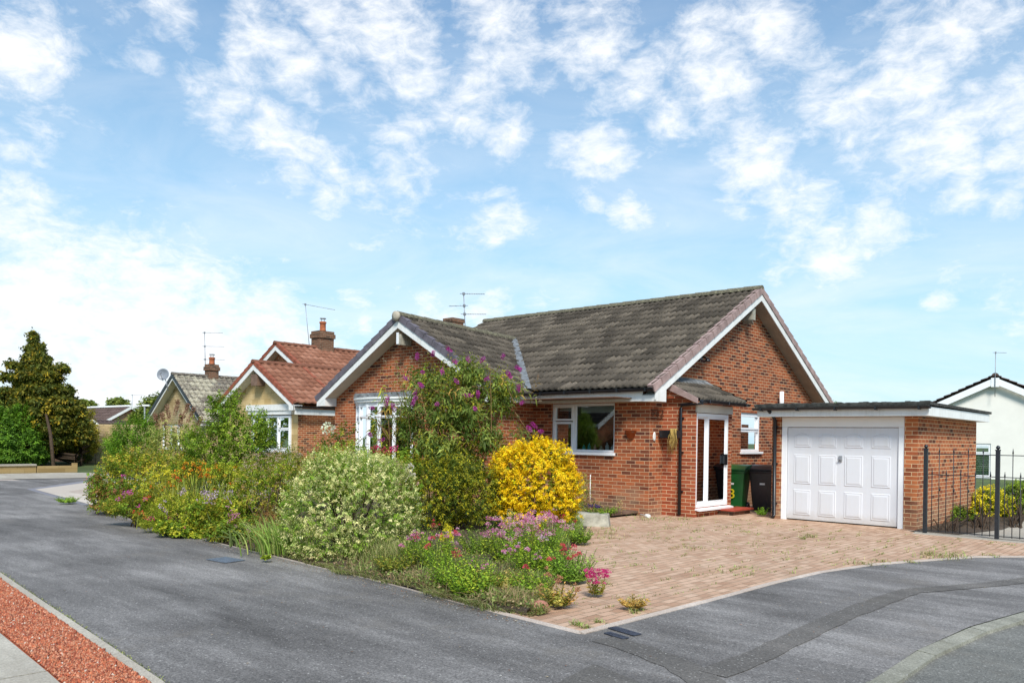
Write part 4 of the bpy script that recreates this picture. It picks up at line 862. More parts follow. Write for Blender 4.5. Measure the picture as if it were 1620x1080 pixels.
# gravel strip and slabs by the near left corner
mb = MB(); strip(mb, [(-18, -11.02), (-1.2, -11.27), (4.0, -11.75), (5.8, -11.92)], .055, -.08, .018, .9, .006, .002); o = mb.build('edging', 'concrete'); o['kind'] = 'structure'
poly('gravel_base', [(-18, -11.05), (-1.2, -11.30), (4.0, -11.78), (5.8, -11.95), (6.5, -12.5), (3.55, -12.16), (1.68, -12.02), (-3, -11.75), (-18, -11.7)], .0, 'gravel_bed')
def gravel():
    n = 30000; x = rng.uniform(-1.2, 4.6, n); x = -2.2+(x+1.2)/5.8*6.6
    ya = np.interp(x, [-3, -1.2, 4.0, 5.8], [-11.27, -11.31, -11.79, -11.96]); yb = np.interp(x, [-3, 1.68, 3.55, 6.5], [-11.75, -12.01, -12.15, -12.5]); y = yb+(ya-yb)*rng.random(n)
    s = rng.uniform(.006, .0135, n); C = np.stack([x, y, .004+s*.5+rng.random(n)*.006], 1)
    base = np.array([[1, 0, 0], [0, 1, 0], [-1, 0, 0], [0, -1, 0], [0, 0, 1], [0, 0, -1]], float); fc = np.array([[0, 1, 4], [1, 2, 4], [2, 3, 4], [3, 0, 4], [1, 0, 5], [2, 1, 5], [3, 2, 5], [0, 3, 5]])
    ang = rng.random(n)*6.28; ca, sa = np.cos(ang), np.sin(ang); sc = rng.uniform(.55, 1.3, (n, 3))*s[:, None]; P = base[None]*sc[:, None, :]*(1+rng.normal(0, .16, (n, 6, 1)))
    til = rng.normal(0, .4, n); P[:, :, 2] += P[:, :, 0]*til[:, None]
    Q = P.copy(); Q[..., 0] = P[..., 0]*ca[:, None]-P[..., 1]*sa[:, None]; Q[..., 1] = P[..., 0]*sa[:, None]+P[..., 1]*ca[:, None]; Q += C[:, None, :]
    pal = np.array([[.40, .11, .055], [.48, .16, .08], [.30, .08, .045], [.50, .23, .14], [.24, .08, .05], [.42, .18, .10]]); c = pal[rng.integers(0, 6, n)]*rng.uniform(.75, 1.2, (n, 1)); pale = rng.random(n) < .02; c[pale] = (.55, .45, .36)
    o = np_obj('gravel', Q.reshape(-1, 3), (fc[None]+6*np.arange(n)[:, None, None]).reshape(-1, 3), 'stones', None, np.repeat(c, 6, 0)); tag(o, 'loose red gravel in the strip beside the drive', 'gravel', kind='stuff')
gravel()
for i, (pts, mt) in enumerate(([[(-1.0, -11.90), (1.35, -12.02), (1.3, -14), (-1.0, -14)], 'concrete_pink'], [[(1.37, -12.02), (3.25, -12.15), (3.2, -14), (1.32, -14)], 'concrete'], [[(3.27, -12.15), (5.2, -12.32), (5.2, -14), (3.22, -14)], 'concrete'])): poly('paving_slab', pts, .02, mt, th=.08)
# beyond the lawn edge on the left: pale strip, grey footway, neighbour's drive
poly('kerb', [(-18.9, -5.9), (-19.6, -5.9), (-21.9, -11.5), (-21.0, -11.5)], .006, 'concrete_pink')
poly('pavement', [(-19.6, -5.9), (-21.9, -11.5), (-26, -11.5), (-23.6, -5.6), (-23.45, -3.0), (-22.5, -1.8), (-19.0, -2.5)], .0, 'concrete')
plain('border_blue', (.22, .215, .235), .8, .2, 20)
poly('driveway', [(-14.75, -6.95), (-9.0, -7.58), (-8.9, -3), (-9.2, 1), (-15.8, 1.5), (-19.4, -3.2)], .002, 'border_blue')
asphalt('paving_cream', (.50, .43, .36), (.62, .55, .47), .18, (.45, .36, .28))
poly('driveway', [(-14.45, -6.84), (-9.0, -7.44), (-8.9, -3), (-9.2, 1), (-15.5, 1.4), (-18.4, -3.3)], .009, 'paving_cream')
poly('driveway', [(-13.2, -6.45), (-9.1, -6.9), (-9.2, -3), (-9.5, .8), (-14.9, 1.0), (-16.8, -3.1)], .013, 'concrete_pink')
poly('path', [(4.65, 1.30), (12, 1.3), (12, 12), (5.6, 12), (5.6, 3.2), (4.65, 3.0)], .012, 'concrete')
poly('flower_bed', [(4.62, 1.45), (5.35, 1.4), (5.7, 3.0), (5.6, 8), (4.62, 8)], .02, 'soil')
mb = MB(); strip(mb, [(4.7, 1.14), (5.9, 1.10), (8.2, 1.02)], .18, -.05, .018, .9, .008); o = mb.build('edging', 'concrete'); o['kind'] = 'structure'
# lids and stones
def lid(name, label, c, w, d, rot, mat, cat):
    mb = MB(); mb.box(-w/2, -d/2, 0, w/2, d/2, .006); n = 4
    for i in range(n): mb.box(-w/2+.03+i*(w-.06)/n, -d/2+.02, .006, -w/2+.03+(i+.6)*(w-.06)/n, d/2-.02, .0085)
    o = mb.build(name, mat); o.location = (c[0], c[1], .0062); o.rotation_euler = (0, 0, rot); tag(o, label, cat)
lid('access_cover', 'grey blue iron cover set in the drive beside the flower border', G(357, 886), .40, .28, R(6), 'iron_cover', 'access cover')
lid('stopcock_cover', 'longer dark blue slot cover by the paving corner', G(988, 999), .30, .09, R(-12), 'slate_cover', 'cover')
lid('stopcock_cover', 'shorter dark blue slot cover nearer the paving corner', G(975, 1006), .22, .07, R(-12), 'slate_cover', 'cover')
def rock(name, label, c, r, mat, sq=(1, .8, .55)):
    me = bpy.data.meshes.new(name); import bmesh as bm_; b = bm_.new(); bm_.ops.create_icosphere(b, subdivisions=3, radius=r); rr = random.Random(len(label))
    ph = [rr.uniform(0, 6) for _ in range(6)]
    for v in b.verts:
        n_ = v.co.normalized(); k = 1+.16*math.sin(3*n_.x+ph[0])+.12*math.sin(4*n_.y+ph[1])*math.cos(3*n_.z+ph[2]); v.co = Vector((v.co.x*sq[0], v.co.y*sq[1], v.co.z*sq[2]))*k
    b.to_mesh(me); b.free(); me.materials.append(M[mat]); o = bpy.data.objects.new(name, me); COL.objects.link(o); o.location = c; tag(o, label, 'stone')
p = G(850, 968); rock('stone', 'pinkish boulder at the very front of the weedy corner bed', (p.x, p.y, .04), .11, 'stone_red')
p = G(812, 945); rock('stone', 'flat grey stone among weeds behind the pinkish boulder', (p.x, p.y, .03), .08, 'stone_grey', (1.2, .7, .5))
p = G(868, 950); rock('stone', 'small reddish stone right of the pinkish boulder', (p.x, p.y, .03), .07, 'stone_red', (.9, .9, .7))
p = G(676, 902); rock('stone', 'round grey stone half hidden near the silver shrub', (p.x, p.y, .09), .10, 'stone_grey', (1, 1, .8))
# stone trough by the wall
tp = G(935, 832); t = thing('stone_trough', 'slanting grey stone planting trough with dark pansies beside the golden shrub', 'planter', tp)
mb = MB(); F = frame(tp, (.86, .5, 0), (.5, -.86, 0)); mb.prism([F(-.32, 0, .12), F(.34, 0, .12), F(.30, .22, .04), F(-.26, .24, .04)], F(0, 0, -.3)-F(0, 0, 0)); mb.build('trough', 'stone_grey', t, .015)
# low buff wall and boundary wall far left
t = thing('garden_wall', 'low buff stone wall with slab coping in front of the round hedge', 'wall', (-23.7, -6, 0)); mb = MB(); mb.box(-23.95, -12, -.1, -23.7, -4.0, .26); mb.build('wall', 'buff_stone', t)
mb = MB(); mb.box(-24.0, -12, .26, -23.65, -4.0, .32); mb.build('coping', 'concrete', t)
t = MB(); t.box(-23.9, -3.97, -.1, -23.68, -2.6, .24); t.box(-23.85, -2.75, .24, -23.68, -2.6, .34); tag(t.build('garden_wall', 'buff_stone'), 'short uncapped buff stone wall below the conifer', 'wall')
a = D(20, 700, 42); b = D(152, 700, 39); t = MB(); d = (b-a).normalized(); t.prism([(a.x, a.y, -.3), (b.x, b.y, -.3), (b.x, b.y, 1.25), (a.x, a.y, 1.25)], Vector((-d.y, d.x, 0))*.22); tag(t.build('boundary_wall', 'brick_dark'), 'dark brick boundary wall behind conifer and hedge', 'wall')
a = D(140, 700, 39); t = MB(); t.prism([(a.x, a.y, -.3), (a.x+2.3, a.y+2.2, -.3), (a.x+2.3, a.y+2.2, 1.9), (a.x, a.y, 1.9)], (-.2, .2, 0)); tag(t.build('boundary_wall', 'buff_wall'), 'paler patterned block wall right of the conifer', 'wall')

# ================================================================== PLANTS
def unit(a): return a/np.maximum(np.linalg.norm(a, axis=-1, keepdims=True), 1e-9)
def leafmesh(P, dr, nr, L, W, col, droop=.15, fold=.12):
    """diamond leaves: base P, direction dr, rough normal nr"""
    n = len(P); s_ = unit(np.cross(dr, nr)); nn = np.cross(s_, dr); L = np.asarray(L).reshape(-1, 1)*np.ones((n, 1)); W = np.asarray(W).reshape(-1, 1)*np.ones((n, 1))
    a = P; mid = P+dr*L*.45; b = mid+s_*W*.5+nn*W*fold; d = mid-s_*W*.5+nn*W*fold; c = P+dr*L-np.array([0, 0, 1])*L*droop
    V = np.stack([a, b, c, d], 1).reshape(-1, 3); Fq = np.arange(4*n).reshape(n, 4); return V, Fq, np.repeat(col, 4, 0)
def ell_sample(lobes, n, shell=.0, jitter=.1):
    lobes = np.array(lobes, float); A = (lobes[:, 3]*lobes[:, 4]+lobes[:, 4]*lobes[:, 5]+lobes[:, 3]*lobes[:, 5]); k = rng.choice(len(lobes), n*2, p=A/A.sum()); d = unit(rng.normal(size=(n*2, 3)))
    ph = lobes[k, 0:3]*7; wob = 1+.11*np.sin(5*d[:, 0]+ph[:, 0])+.11*np.sin(6*d[:, 1]+ph[:, 1]+2*d[:, 2])+.07*np.sin(11*d[:, 2]+ph[:, 2]+7*d[:, 0])+.045*np.sin(17*d[:, 0]+ph[:, 1])*np.sin(15*d[:, 1]+13*d[:, 2])
    r = wob*(1-np.abs(rng.normal(0, jitter, n*2))-shell*rng.random(n*2)); P = lobes[k, :3]+d*r[:, None]*lobes[k, 3:6]; nr = unit(d/lobes[k, 3:6])
    # drop points deep inside another lobe
    ins = np.zeros(len(P), bool)
    for j, l in enumerate(lobes):
        q = ((P-l[:3])/l[3:6]); ins |= (k != j) & ((q**2).sum(1) < .55)
    ok = (~ins) & (P[:, 2] > .03); P, nr = P[ok][:n], nr[ok][:n]; return P, nr
LEAFK = 2.0
def pick(pal, n, var=.18):
    pal = np.array(pal, float); c = pal[rng.integers(0, len(pal), n)]; return np.clip(c*LEAFK/(1+(LEAFK-1)*c*1.6)*(1+rng.normal(0, var, (n, 1))), .002, 1)
def sprays(lobes, n, sl, k, L, W, pal, tip=None, tipfrac=.4, upb=.35, rnd=.45, droop=.15, shell=.25, jitter=.12, spread=1.0, inner=.0, rows=None):
    """n shoots of k leaves; each shoot starts inside the lobe and grows outward"""
    P, nr = ell_sample(lobes, n, shell, jitter); n = len(P)
    d = unit(nr+rng.normal(0, rnd, (n, 3))+np.array([0, 0, upb])); sl_ = sl*rng.uniform(.6, 1.35, n); t = (np.arange(k)+.5)/k
    Q = P[:, None]-d[:, None]*(sl_*.75)[:, None, None]+d[:, None]*(sl_[:, None]*t[None])[:, :, None]
    a = np.cross(d, unit(rng.normal(size=(n, 3)))); a = unit(a); b = np.cross(d, a); ang = np.arange(k)*2.4+rng.random((n, 1))*6.28
    rad = a[:, None]*np.cos(ang)[:, :, None]+b[:, None]*np.sin(ang)[:, :, None]; ld = unit(d[:, None]*.55+rad*spread+rng.normal(0, .18, (n, k, 3)))
    nrm = unit(d[:, None]*1.0-rad*.3+np.array([0, 0, .5])+rng.normal(0, .25, (n, k, 3)))
    ls = L*rng.uniform(.65, 1.25, (n, k)); base = pick(pal, n)[:, None]*np.ones((1, k, 1)); c = base*(1+rng.normal(0, .15, (n, k, 1)))
    if tip is not None:
        m_ = (t[None]+rng.normal(0, .15, (n, k))) > 1-tipfrac; tc = pick(tip, n)[:, None]*(1+rng.normal(0, .1, (n, k, 1))); c = np.where(m_[:, :, None], tc, c)
    c = np.clip(c*np.array([1.30, 1.13, .48]), .002, .95); Q = Q.reshape(-1, 3); ok = Q[:, 2] > .015
    return leafmesh(Q[ok], ld.reshape(-1, 3)[ok], nrm.reshape(-1, 3)[ok], ls.reshape(-1)[ok], (ls*W/L).reshape(-1)[ok], c.reshape(-1, 3)[ok], droop), (P, d, sl_)
def join(parts):
    V = []; Fq = []; C = []; o = 0
    for v, f, c in parts: V.append(v); Fq.append(f+o); C.append(c); o += len(v)
    return np.concatenate(V), np.concatenate(Fq), np.concatenate(C)
def leaves(name, parts, parent, mat='leaf'):
    V, Fq, C = join(parts); return np_obj(name, V, Fq, mat, parent, C)
def blades(P, dr, H, W, lean, col, seg=4, droop=.6):
    """curved strips: P base, dr horizontal lean dir (n,3), H height"""
    n = len(P); H = np.asarray(H).reshape(-1, 1)*np.ones((n, 1)); lean = np.asarray(lean).reshape(-1, 1)*np.ones((n, 1)); s_ = unit(np.cross(dr, np.array([0, 0, 1.])))+rng.normal(0, .3, (n, 3)); s_ = unit(s_); rows = []; W = np.asarray(W).reshape(-1, 1)*np.ones((n, 1))
    for i in range(seg+1):
        t = i/seg; c = P+np.array([0, 0, 1])*H*(t-droop*t**3*.55*lean)+dr*H*lean*(t**1.8); w = W*(1-t**2.2)*.5+.0004; rows.append(np.stack([c-s_*w, c+s_*w], 1))
    V = np.stack(rows, 1).reshape(n, -1, 3); m_ = V.shape[1]; f = np.array([[2*i, 2*i+1, 2*i+3, 2*i+2] for i in range(seg)]); Fq = (f[None]+m_*np.arange(n)[:, None, None]).reshape(-1, 4)
    return V.reshape(-1, 3), Fq, np.repeat(col, m_, 0)
def stalks(mbm, pts, base, r0=.012, r1=.004, n=5, bend=.15):
    for q in pts:
        q = Vector(q); b = Vector(base)+Vector((random.uniform(-.12, .12), random.uniform(-.12, .12), 0)); md = b.lerp(q, .5)+Vector((random.uniform(-bend, bend), random.uniform(-bend, bend), .1)); mbm.tube([b, b.lerp(md, .5)+Vector((0, 0, .04)), md, md.lerp(q, .55), q], [r0, r0*.8, (r0+r1)/2, r1*1.2, r1], n, cap=False)
def heads(P, r, k, size, pal, dome=.5):
    """flower heads: k petals on a small dome at each P"""
    n = len(P); d = unit(rng.normal(size=(n, k, 3))); d[..., 2] = np.abs(d[..., 2])*dome+d[..., 2]*(1-dome); d = unit(d); r = np.asarray(r).reshape(-1, 1, 1)*np.ones((n, 1, 1))
    Q = P[:, None]+d*r*rng.uniform(.55, 1, (n, k, 1)); c = pick(pal, n, .12)[:, None]*(1+rng.normal(0, .14, (n, k, 1))); Q = Q.reshape(-1, 3); dd = d.reshape(-1, 3)
    return leafmesh(Q, unit(dd+rng.normal(0, .5, dd.shape)), unit(rng.normal(size=dd.shape)+dd), size*rng.uniform(.7, 1.2, len(Q)), size*.8, np.clip(c.reshape(-1, 3), .002, .95), 0)
def flower_parts(t, groups, r, k, size, pal, dome=.4, name='flower', mat='petal'):
    for g_ in groups: leaves(name, [heads(np.atleast_2d(np.array(g_, float)), r, k, size, pal, dome)], t, mat)
def PXL(Z, lst, dz=1.0):
    """lobes given as photo px centre/radii at depth Z -> real ellipsoids (depth radius follows width)"""
    out = []
    for l in lst:
        px, py, rx, ry = l[:4]; off = l[4] if len(l) > 4 else 0; c = D(px, py, Z+off); s_ = (Z+off)/CF; rx_, ry_ = rx*s_, ry*s_; out.append((c.x, c.y, c.z, rx_, rx_*dz, ry_))
    return out
def shrub(name, label, base, lobes, specs, cat='shrub', group=None, stems=10, sr=.014, smat='bark', flowers=None, tops=None):
    b = Vector((base[0], base[1], 0)); t = thing(name, label, cat, b, group); parts = []; info = None
    for sp in specs:
        pt, info = sprays(lobes, **sp); parts.append(pt)
    leaves('foliage', parts, t)
    P, d, sl_ = info; mb = MB(); idx = rng.choice(len(P), min(stems, len(P)), replace=False)
    stalks(mb, [tuple(P[i]-d[i]*sl_[i]*.5) for i in idx], b, sr, sr*.3); mb.build('stem', smat, t)
    if flowers: flowers(t, P, d)
    return t
GREEN = [(.058, .12, .02), (.082, .16, .028), (.045, .095, .02), (.11, .19, .032)]
OLIVE = [(.11, .125, .025), (.15, .16, .03), (.085, .10, .025), (.18, .17, .04)]
DARK = [(.035, .065, .018), (.05, .085, .022), (.028, .05, .016)]
YG = [(.22, .29, .035), (.17, .25, .035), (.28, .31, .05)]

# silver variegated shrub
def silver():
    L = PXL(10.2, [(552, 800, 92, 80), (500, 805, 55, 72), (612, 800, 52, 70), (560, 752, 78, 42), (482, 838, 40, 42), (610, 850, 45, 34), (545, 852, 80, 34), (640, 800, 26, 50)])
    pal = [(.19, .26, .20), (.30, .38, .34), (.14, .24, .13), (.40, .44, .50), (.085, .16, .06)]
    shrub('variegated_shrub', 'rounded cream and green variegated shrub at the front edge of the border', G(555, 872), L,
          [dict(n=2300, sl=.15, k=14, L=.030, W=.017, pal=pal, tip=[(.40, .46, .50), (.55, .58, .80), (.23, .33, .24)], tipfrac=.5, upb=.3, rnd=.6, shell=.1, jitter=.06),
           dict(n=700, sl=.15, k=12, L=.034, W=.019, pal=[(.07, .15, .03), (.10, .20, .04)], shell=.1, jitter=.06),
           dict(n=130, sl=.26, k=20, L=.030, W=.016, pal=pal, upb=.9, rnd=.3, shell=.0, jitter=.02)], stems=14)
silver()
shrub('leafy_shrub', 'fresh light green shoots rising right behind the silver variegated shrub', G(540, 858), PXL(10.9, [(560, 725, 60, 26), (520, 730, 34, 26), (605, 740, 32, 22), (560, 760, 70, 40)]),
      [dict(n=420, sl=.26, k=18, L=.035, W=.018, pal=[(.13, .26, .06), (.2, .33, .09), (.1, .2, .05), (.3, .4, .18)], upb=1.0, rnd=.3)], stems=8)
def gold():
    L = PXL(13.2, [(848, 765, 62, 68), (815, 748, 40, 46), (886, 778, 34, 54), (830, 812, 48, 34), (806, 735, 24, 28), (868, 722, 34, 26), (800, 790, 30, 34)])
    shrub('golden_shrub', 'dense rounded shrub with brilliant yellow leaves beside the kitchen wall', G(848, 838), L,
          [dict(n=2900, sl=.16, k=13, L=.040, W=.024, pal=[(.42, .33, .02), (.10, .14, .02), (.50, .38, .02), (.13, .17, .025)], tip=[(.78, .44, .010), (.84, .50, .012), (.70, .38, .010), (.62, .44, .02)], tipfrac=.75, upb=.35, rnd=.5, shell=.08, jitter=.07),
           dict(n=350, sl=.17, k=12, L=.042, W=.025, pal=[(.07, .11, .02), (.12, .16, .03)], shell=.25, jitter=.09), dict(n=50, sl=.26, k=14, L=.04, W=.022, pal=[(.5, .36, .02), (.75, .45, .02)], upb=.6, rnd=.4, shell=0, jitter=.02)], stems=12)
gold()
shrub('dark_shrub', 'dark olive rounded shrub between silver shrub and golden shrub', G(718, 836), PXL(13.0, [(705, 782, 56, 46), (748, 792, 44, 42), (684, 752, 36, 34), (775, 785, 28, 46), (690, 805, 45, 30), (735, 745, 40, 28), (660, 770, 24, 50)]),
      [dict(n=1500, sl=.17, k=13, L=.045, W=.018, pal=DARK+[(.08, .10, .015), (.12, .13, .015)], tip=[(.24, .23, .02), (.18, .19, .02), (.10, .13, .02)], tipfrac=.22, upb=.5, rnd=.5, shell=.15), dict(n=60, sl=.35, k=16, L=.04, W=.016, pal=[(.16, .17, .03)], upb=.9, rnd=.4, shell=0)], stems=12)
def buddleia():
    base = G(712, 800); Z = 14.6
    L = PXL(Z, [(718, 648, 82, 66), (676, 606, 38, 34), (735, 592, 46, 32), (788, 622, 40, 38), (695, 705, 70, 44), (652, 668, 28, 56), (768, 688, 36, 40), (715, 740, 66, 34), (668, 730, 40, 32)])
    t = thing('buddleia', 'tall buddleia bush with purple flower spikes in front of the bungalow', 'shrub', (base.x, base.y, 0))
    pal = [(.055, .105, .04), (.085, .14, .055), (.045, .08, .035), (.12, .17, .08), (.16, .19, .03)]
    pt, (P, d, sl_) = sprays(L, n=1550, sl=.42, k=11, L=.105, W=.028, pal=pal, upb=.55, rnd=.55, droop=.38, shell=.45, jitter=.15)
    pt2, (P2, d2, s2) = sprays(PXL(Z, [(700, 610, 100, 44), (640, 640, 42, 40), (800, 620, 34, 40), (835, 680, 26, 22), (600, 655, 24, 30), (610, 690, 30, 26), (840, 610, 12, 22)]), n=150, sl=.55, k=12, L=.12, W=.026, pal=pal+[(.2, .13, .07)], upb=.5, rnd=.5, droop=.4, shell=.1)
    leaves('foliage', [pt, pt2], t)
    mb = MB()
    for i in rng.choice(len(P), 90, replace=False): stalks(mb, [tuple(P[i]-d[i]*sl_[i]*.3)], (base.x+random.uniform(-.75, .75), base.y+random.uniform(-.2, .25), .0), .014, .004)
    for i in range(0, len(P2), 2): a = Vector(P2[i]-d2[i]*s2[i]*.75); b = Vector(P2[i]+d2[i]*s2[i]*.3); mb.tube([a-Vector(d2[i])*.4-Vector((0, 0, .25)), a, b], [.006, .005, .003], 4, cap=False)
    mb.build('stem', 'stem_tan', t)
    fl = [(713, 556), (660, 566), (718, 570), (742, 571), (762, 571), (684, 562), (817, 580), (808, 597), (656, 625), (652, 640), (664, 607), (733, 625), (820, 618), (756, 628), (611, 641), (623, 648), (848, 676), (854, 682), (840, 680), (590, 646), (700, 590), (645, 600), (720, 600), (828, 636), (668, 588), (768, 600), (795, 566), (752, 648), (586, 688), (606, 694), (690, 640)]
    P_ = []; 
    for i, (x, y) in enumerate(fl):
        c = np.array(D(x, y, Z-.9+random.uniform(-.3, .5))); ax = np.array([random.uniform(-.6, .6), random.uniform(-.6, .2), random.uniform(-.4, .9)]); ax /= np.linalg.norm(ax); n_ = random.choice([4, 6, 8]) if i < 18 else 4
        P_.append([c+ax*(.022*j) for j in range(n_)])
    flower_parts(t, P_, .03, 30, .018, [(.34, .02, .20), (.45, .03, .28), (.25, .015, .16), (.30, .05, .25)], 0)
    Q = P2[::3]+d2[::3]*(s2[::3]*.35)[:, None]; Q = np.concatenate([Q+d2[::3]*.02*j for j in range(5)]); leaves('dead_flower', [heads(Q, .016, 9, .014, [(.16, .08, .045), (.22, .12, .07), (.30, .24, .17)], 0)], t, 'petal')['kind'] = 'stuff'
buddleia()
def rosefl(mat_pal, pts, Z, r=.045, k=24):
    def f(t, P, d):
        flower_parts(t, [tuple(D(x, y, Z)) for x, y in pts], r, k, r*.9, mat_pal, .3)
    return f
shrub('rose_bush', 'rose bush with cream white blooms against the neighbour side wall', G(525, 800), PXL(15.5, [(520, 712, 34, 30), (548, 695, 24, 30), (540, 735, 36, 30), (500, 740, 25, 25), (530, 765, 45, 30)]),
      [dict(n=330, sl=.22, k=8, L=.055, W=.034, pal=DARK+GREEN+[(.16, .16, .04)], upb=.5)], smat='stem_green', flowers=rosefl([(.85, .80, .55), (.9, .86, .66)], [(513, 676), (519, 672), (516, 681), (523, 683), (526, 675)], 15.1, .05))
shrub('rose_bush', 'rose bush with deep red blooms under the bow window', G(608, 800), PXL(14.2, [(605, 728, 38, 22), (625, 745, 32, 26), (585, 740, 30, 26), (640, 725, 22, 20)]),
      [dict(n=300, sl=.2, k=8, L=.05, W=.032, pal=GREEN+YG, upb=.5)], smat='stem_green', flowers=rosefl([(.42, .012, .06), (.5, .02, .1)], [(588, 714), (592, 711), (598, 710), (604, 716), (609, 713), (615, 715), (621, 711), (626, 709), (601, 718)], 13.8, .045))
shrub('hydrangea', 'faded pale pink flowering bush between silver shrub and buddleia', G(640, 812), PXL(12.6, [(630, 748, 34, 24), (652, 770, 22, 28), (615, 742, 22, 16)]),
      [dict(n=240, sl=.16, k=8, L=.05, W=.03, pal=GREEN+OLIVE, upb=.5)], smat='stem_green', flowers=rosefl([(.55, .38, .30), (.62, .5, .42), (.5, .25, .2)], [(618, 738), (627, 733), (634, 742), (645, 745), (652, 752), (657, 765), (640, 757), (622, 750), (650, 738), (612, 729), (630, 764)], 12.2, .04))
# --- tall group in the middle left
shrub('leafy_shrub', 'tallest bright green leafy bush in front of the two neighbouring bungalows', G(350, 800), PXL(16.2, [(362, 668, 34, 46), (330, 700, 46, 40), (392, 705, 42, 42), (370, 735, 60, 34), (410, 670, 22, 26), (345, 640, 18, 24), (372, 628, 10, 20), (320, 735, 40, 26)]),
      [dict(n=1150, sl=.30, k=13, L=.06, W=.032, pal=GREEN+[(.10, .19, .03), (.13, .21, .04)], upb=.6, rnd=.5, shell=.25), dict(n=60, sl=.6, k=18, L=.055, W=.028, pal=GREEN+[(.17, .2, .05)], upb=1.2, rnd=.25, shell=0, jitter=.02)], stems=30)
shrub('leafy_shrub', 'loose thin leaved bush screening the red roofed bungalow window', G(440, 795), PXL(16.8, [(440, 725, 40, 30), (470, 735, 28, 30), (420, 690, 20, 34), (455, 760, 50, 26)]),
      [dict(n=420, sl=.30, k=11, L=.05, W=.026, pal=OLIVE+GREEN, upb=.6, rnd=.6, shell=.4), dict(n=36, sl=.7, k=18, L=.045, W=.02, pal=OLIVE, upb=1.1, rnd=.3, shell=0)], stems=20)
def plume(t, P, d):
    pts = []
    for x, y, dx in ((268, 636, -5), (277, 628, 6), (290, 634, 10), (298, 640, 12), (262, 648, -8), (308, 655, 14), (284, 650, 4), (250, 650, -6)):
        for j in range(16): pts.append(tuple(D(x+dx*math.sin(j*.12)*.7, y+26-j*2.1+ (j*j*.05), 17.2)))
    flower_parts(t, [pts[i:i+16] for i in range(0, len(pts), 16)], .035, 14, .03, [(.20, .09, .06), (.26, .13, .09), (.15, .07, .05)], 0, 'dead_flower')
shrub('buddleia', 'grey green bush topped with drooping brown seed plumes before the buff gable', G(275, 800), PXL(17.2, [(275, 690, 40, 30), (255, 712, 30, 30), (300, 720, 36, 28), (280, 740, 45, 30)]),
      [dict(n=420, sl=.36, k=10, L=.09, W=.028, pal=[(.13, .18, .09), (.17, .22, .12), (.1, .15, .06), (.22, .24, .13)], upb=.7, rnd=.5, droop=.3)], flowers=plume, stems=20)
shrub('conifer_shrub', 'vivid green feathery conifer bush below the distant roofs', G(210, 775), PXL(20, [(208, 690, 30, 30), (185, 706, 20, 24), (235, 690, 22, 28), (210, 715, 40, 24), (228, 668, 12, 18)]),
      [dict(n=900, sl=.4, k=16, L=.06, W=.022, pal=[(.055, .14, .02), (.08, .18, .025), (.04, .10, .018)], upb=1.2, rnd=.3, shell=.2)], stems=8)
shrub('leafy_shrub', 'small dark green bush at the left of the vivid conifer bush', G(190, 772), PXL(21, [(178, 700, 16, 20), (185, 725, 22, 16)]), [dict(n=220, sl=.3, k=12, L=.06, W=.03, pal=DARK+GREEN, upb=.7)], stems=6)
shrub('leafy_shrub', 'broad olive and rust tinted bush filling the far end of the border', G(230, 812), PXL(15.6, [(215, 735, 50, 28), (268, 738, 45, 26), (175, 745, 26, 22), (235, 765, 62, 30), (170, 768, 30, 26), (300, 750, 30, 26)]),
      [dict(n=1150, sl=.24, k=12, L=.045, W=.026, pal=YG+GREEN+GREEN+OLIVE+[(.17, .12, .03)], tip=[(.25, .24, .05), (.20, .13, .04), (.17, .22, .03)], tipfrac=.2, upb=.5, rnd=.6)], stems=22)
shrub('purple_leaved_shrub', 'low spreading shrub with purple tinged twigs overhanging the neighbour drive', G(168, 806), PXL(14.9, [(160, 775, 24, 20), (150, 758, 14, 12), (178, 792, 24, 16), (146, 785, 10, 9), (190, 775, 22, 22), (160, 800, 18, 10)]),
      [dict(n=420, sl=.2, k=10, L=.042, W=.026, pal=GREEN+[(.16, .07, .07), (.2, .1, .08), (.13, .15, .04)], upb=.2, rnd=.7)], stems=16)
def dots(pts_px, Z, r, k, size, pal, jit=0):
    def f(t, P, d):
        flower_parts(t, [tuple(D(x, y, Z+random.uniform(-jit, jit))) for x, y in pts_px], r, k, size, pal)
    return f
rr = random.Random(5)
def scat(cx, cy, rx, ry, n): return [(cx+rr.gauss(0, rx), cy+rr.gauss(0, ry)) for _ in range(n)]
shrub('potentilla', 'low shrub dotted with small yellow flowers in the far part of the border', G(250, 826), PXL(13.4, [(255, 765, 34, 20), (235, 790, 34, 24), (280, 780, 26, 22)]),
      [dict(n=460, sl=.16, k=12, L=.028, W=.015, pal=OLIVE+YG, upb=.6)], stems=12, flowers=dots(scat(258, 748, 18, 5, 60)+scat(236, 768, 14, 7, 20), 13.1, .02, 8, .022, [(.75, .52, .02), (.8, .6, .03)], .25))
shrub('pink_flowering_shrub', 'lush low shrub with scattered magenta flowers at the far end of the border front', G(220, 832), PXL(13.2, [(205, 798, 34, 22), (240, 812, 36, 18), (180, 800, 22, 16)]),
      [dict(n=560, sl=.16, k=11, L=.036, W=.02, pal=GREEN+OLIVE, upb=.4)], stems=10, flowers=dots([(195, 752), (198, 779), (205, 777), (207, 781), (238, 820), (241, 816), (196, 783), (218, 800), (230, 790), (186, 790), (250, 806)], 12.9, .03, 14, .028, [(.5, .03, .22), (.55, .06, .3)], .1))
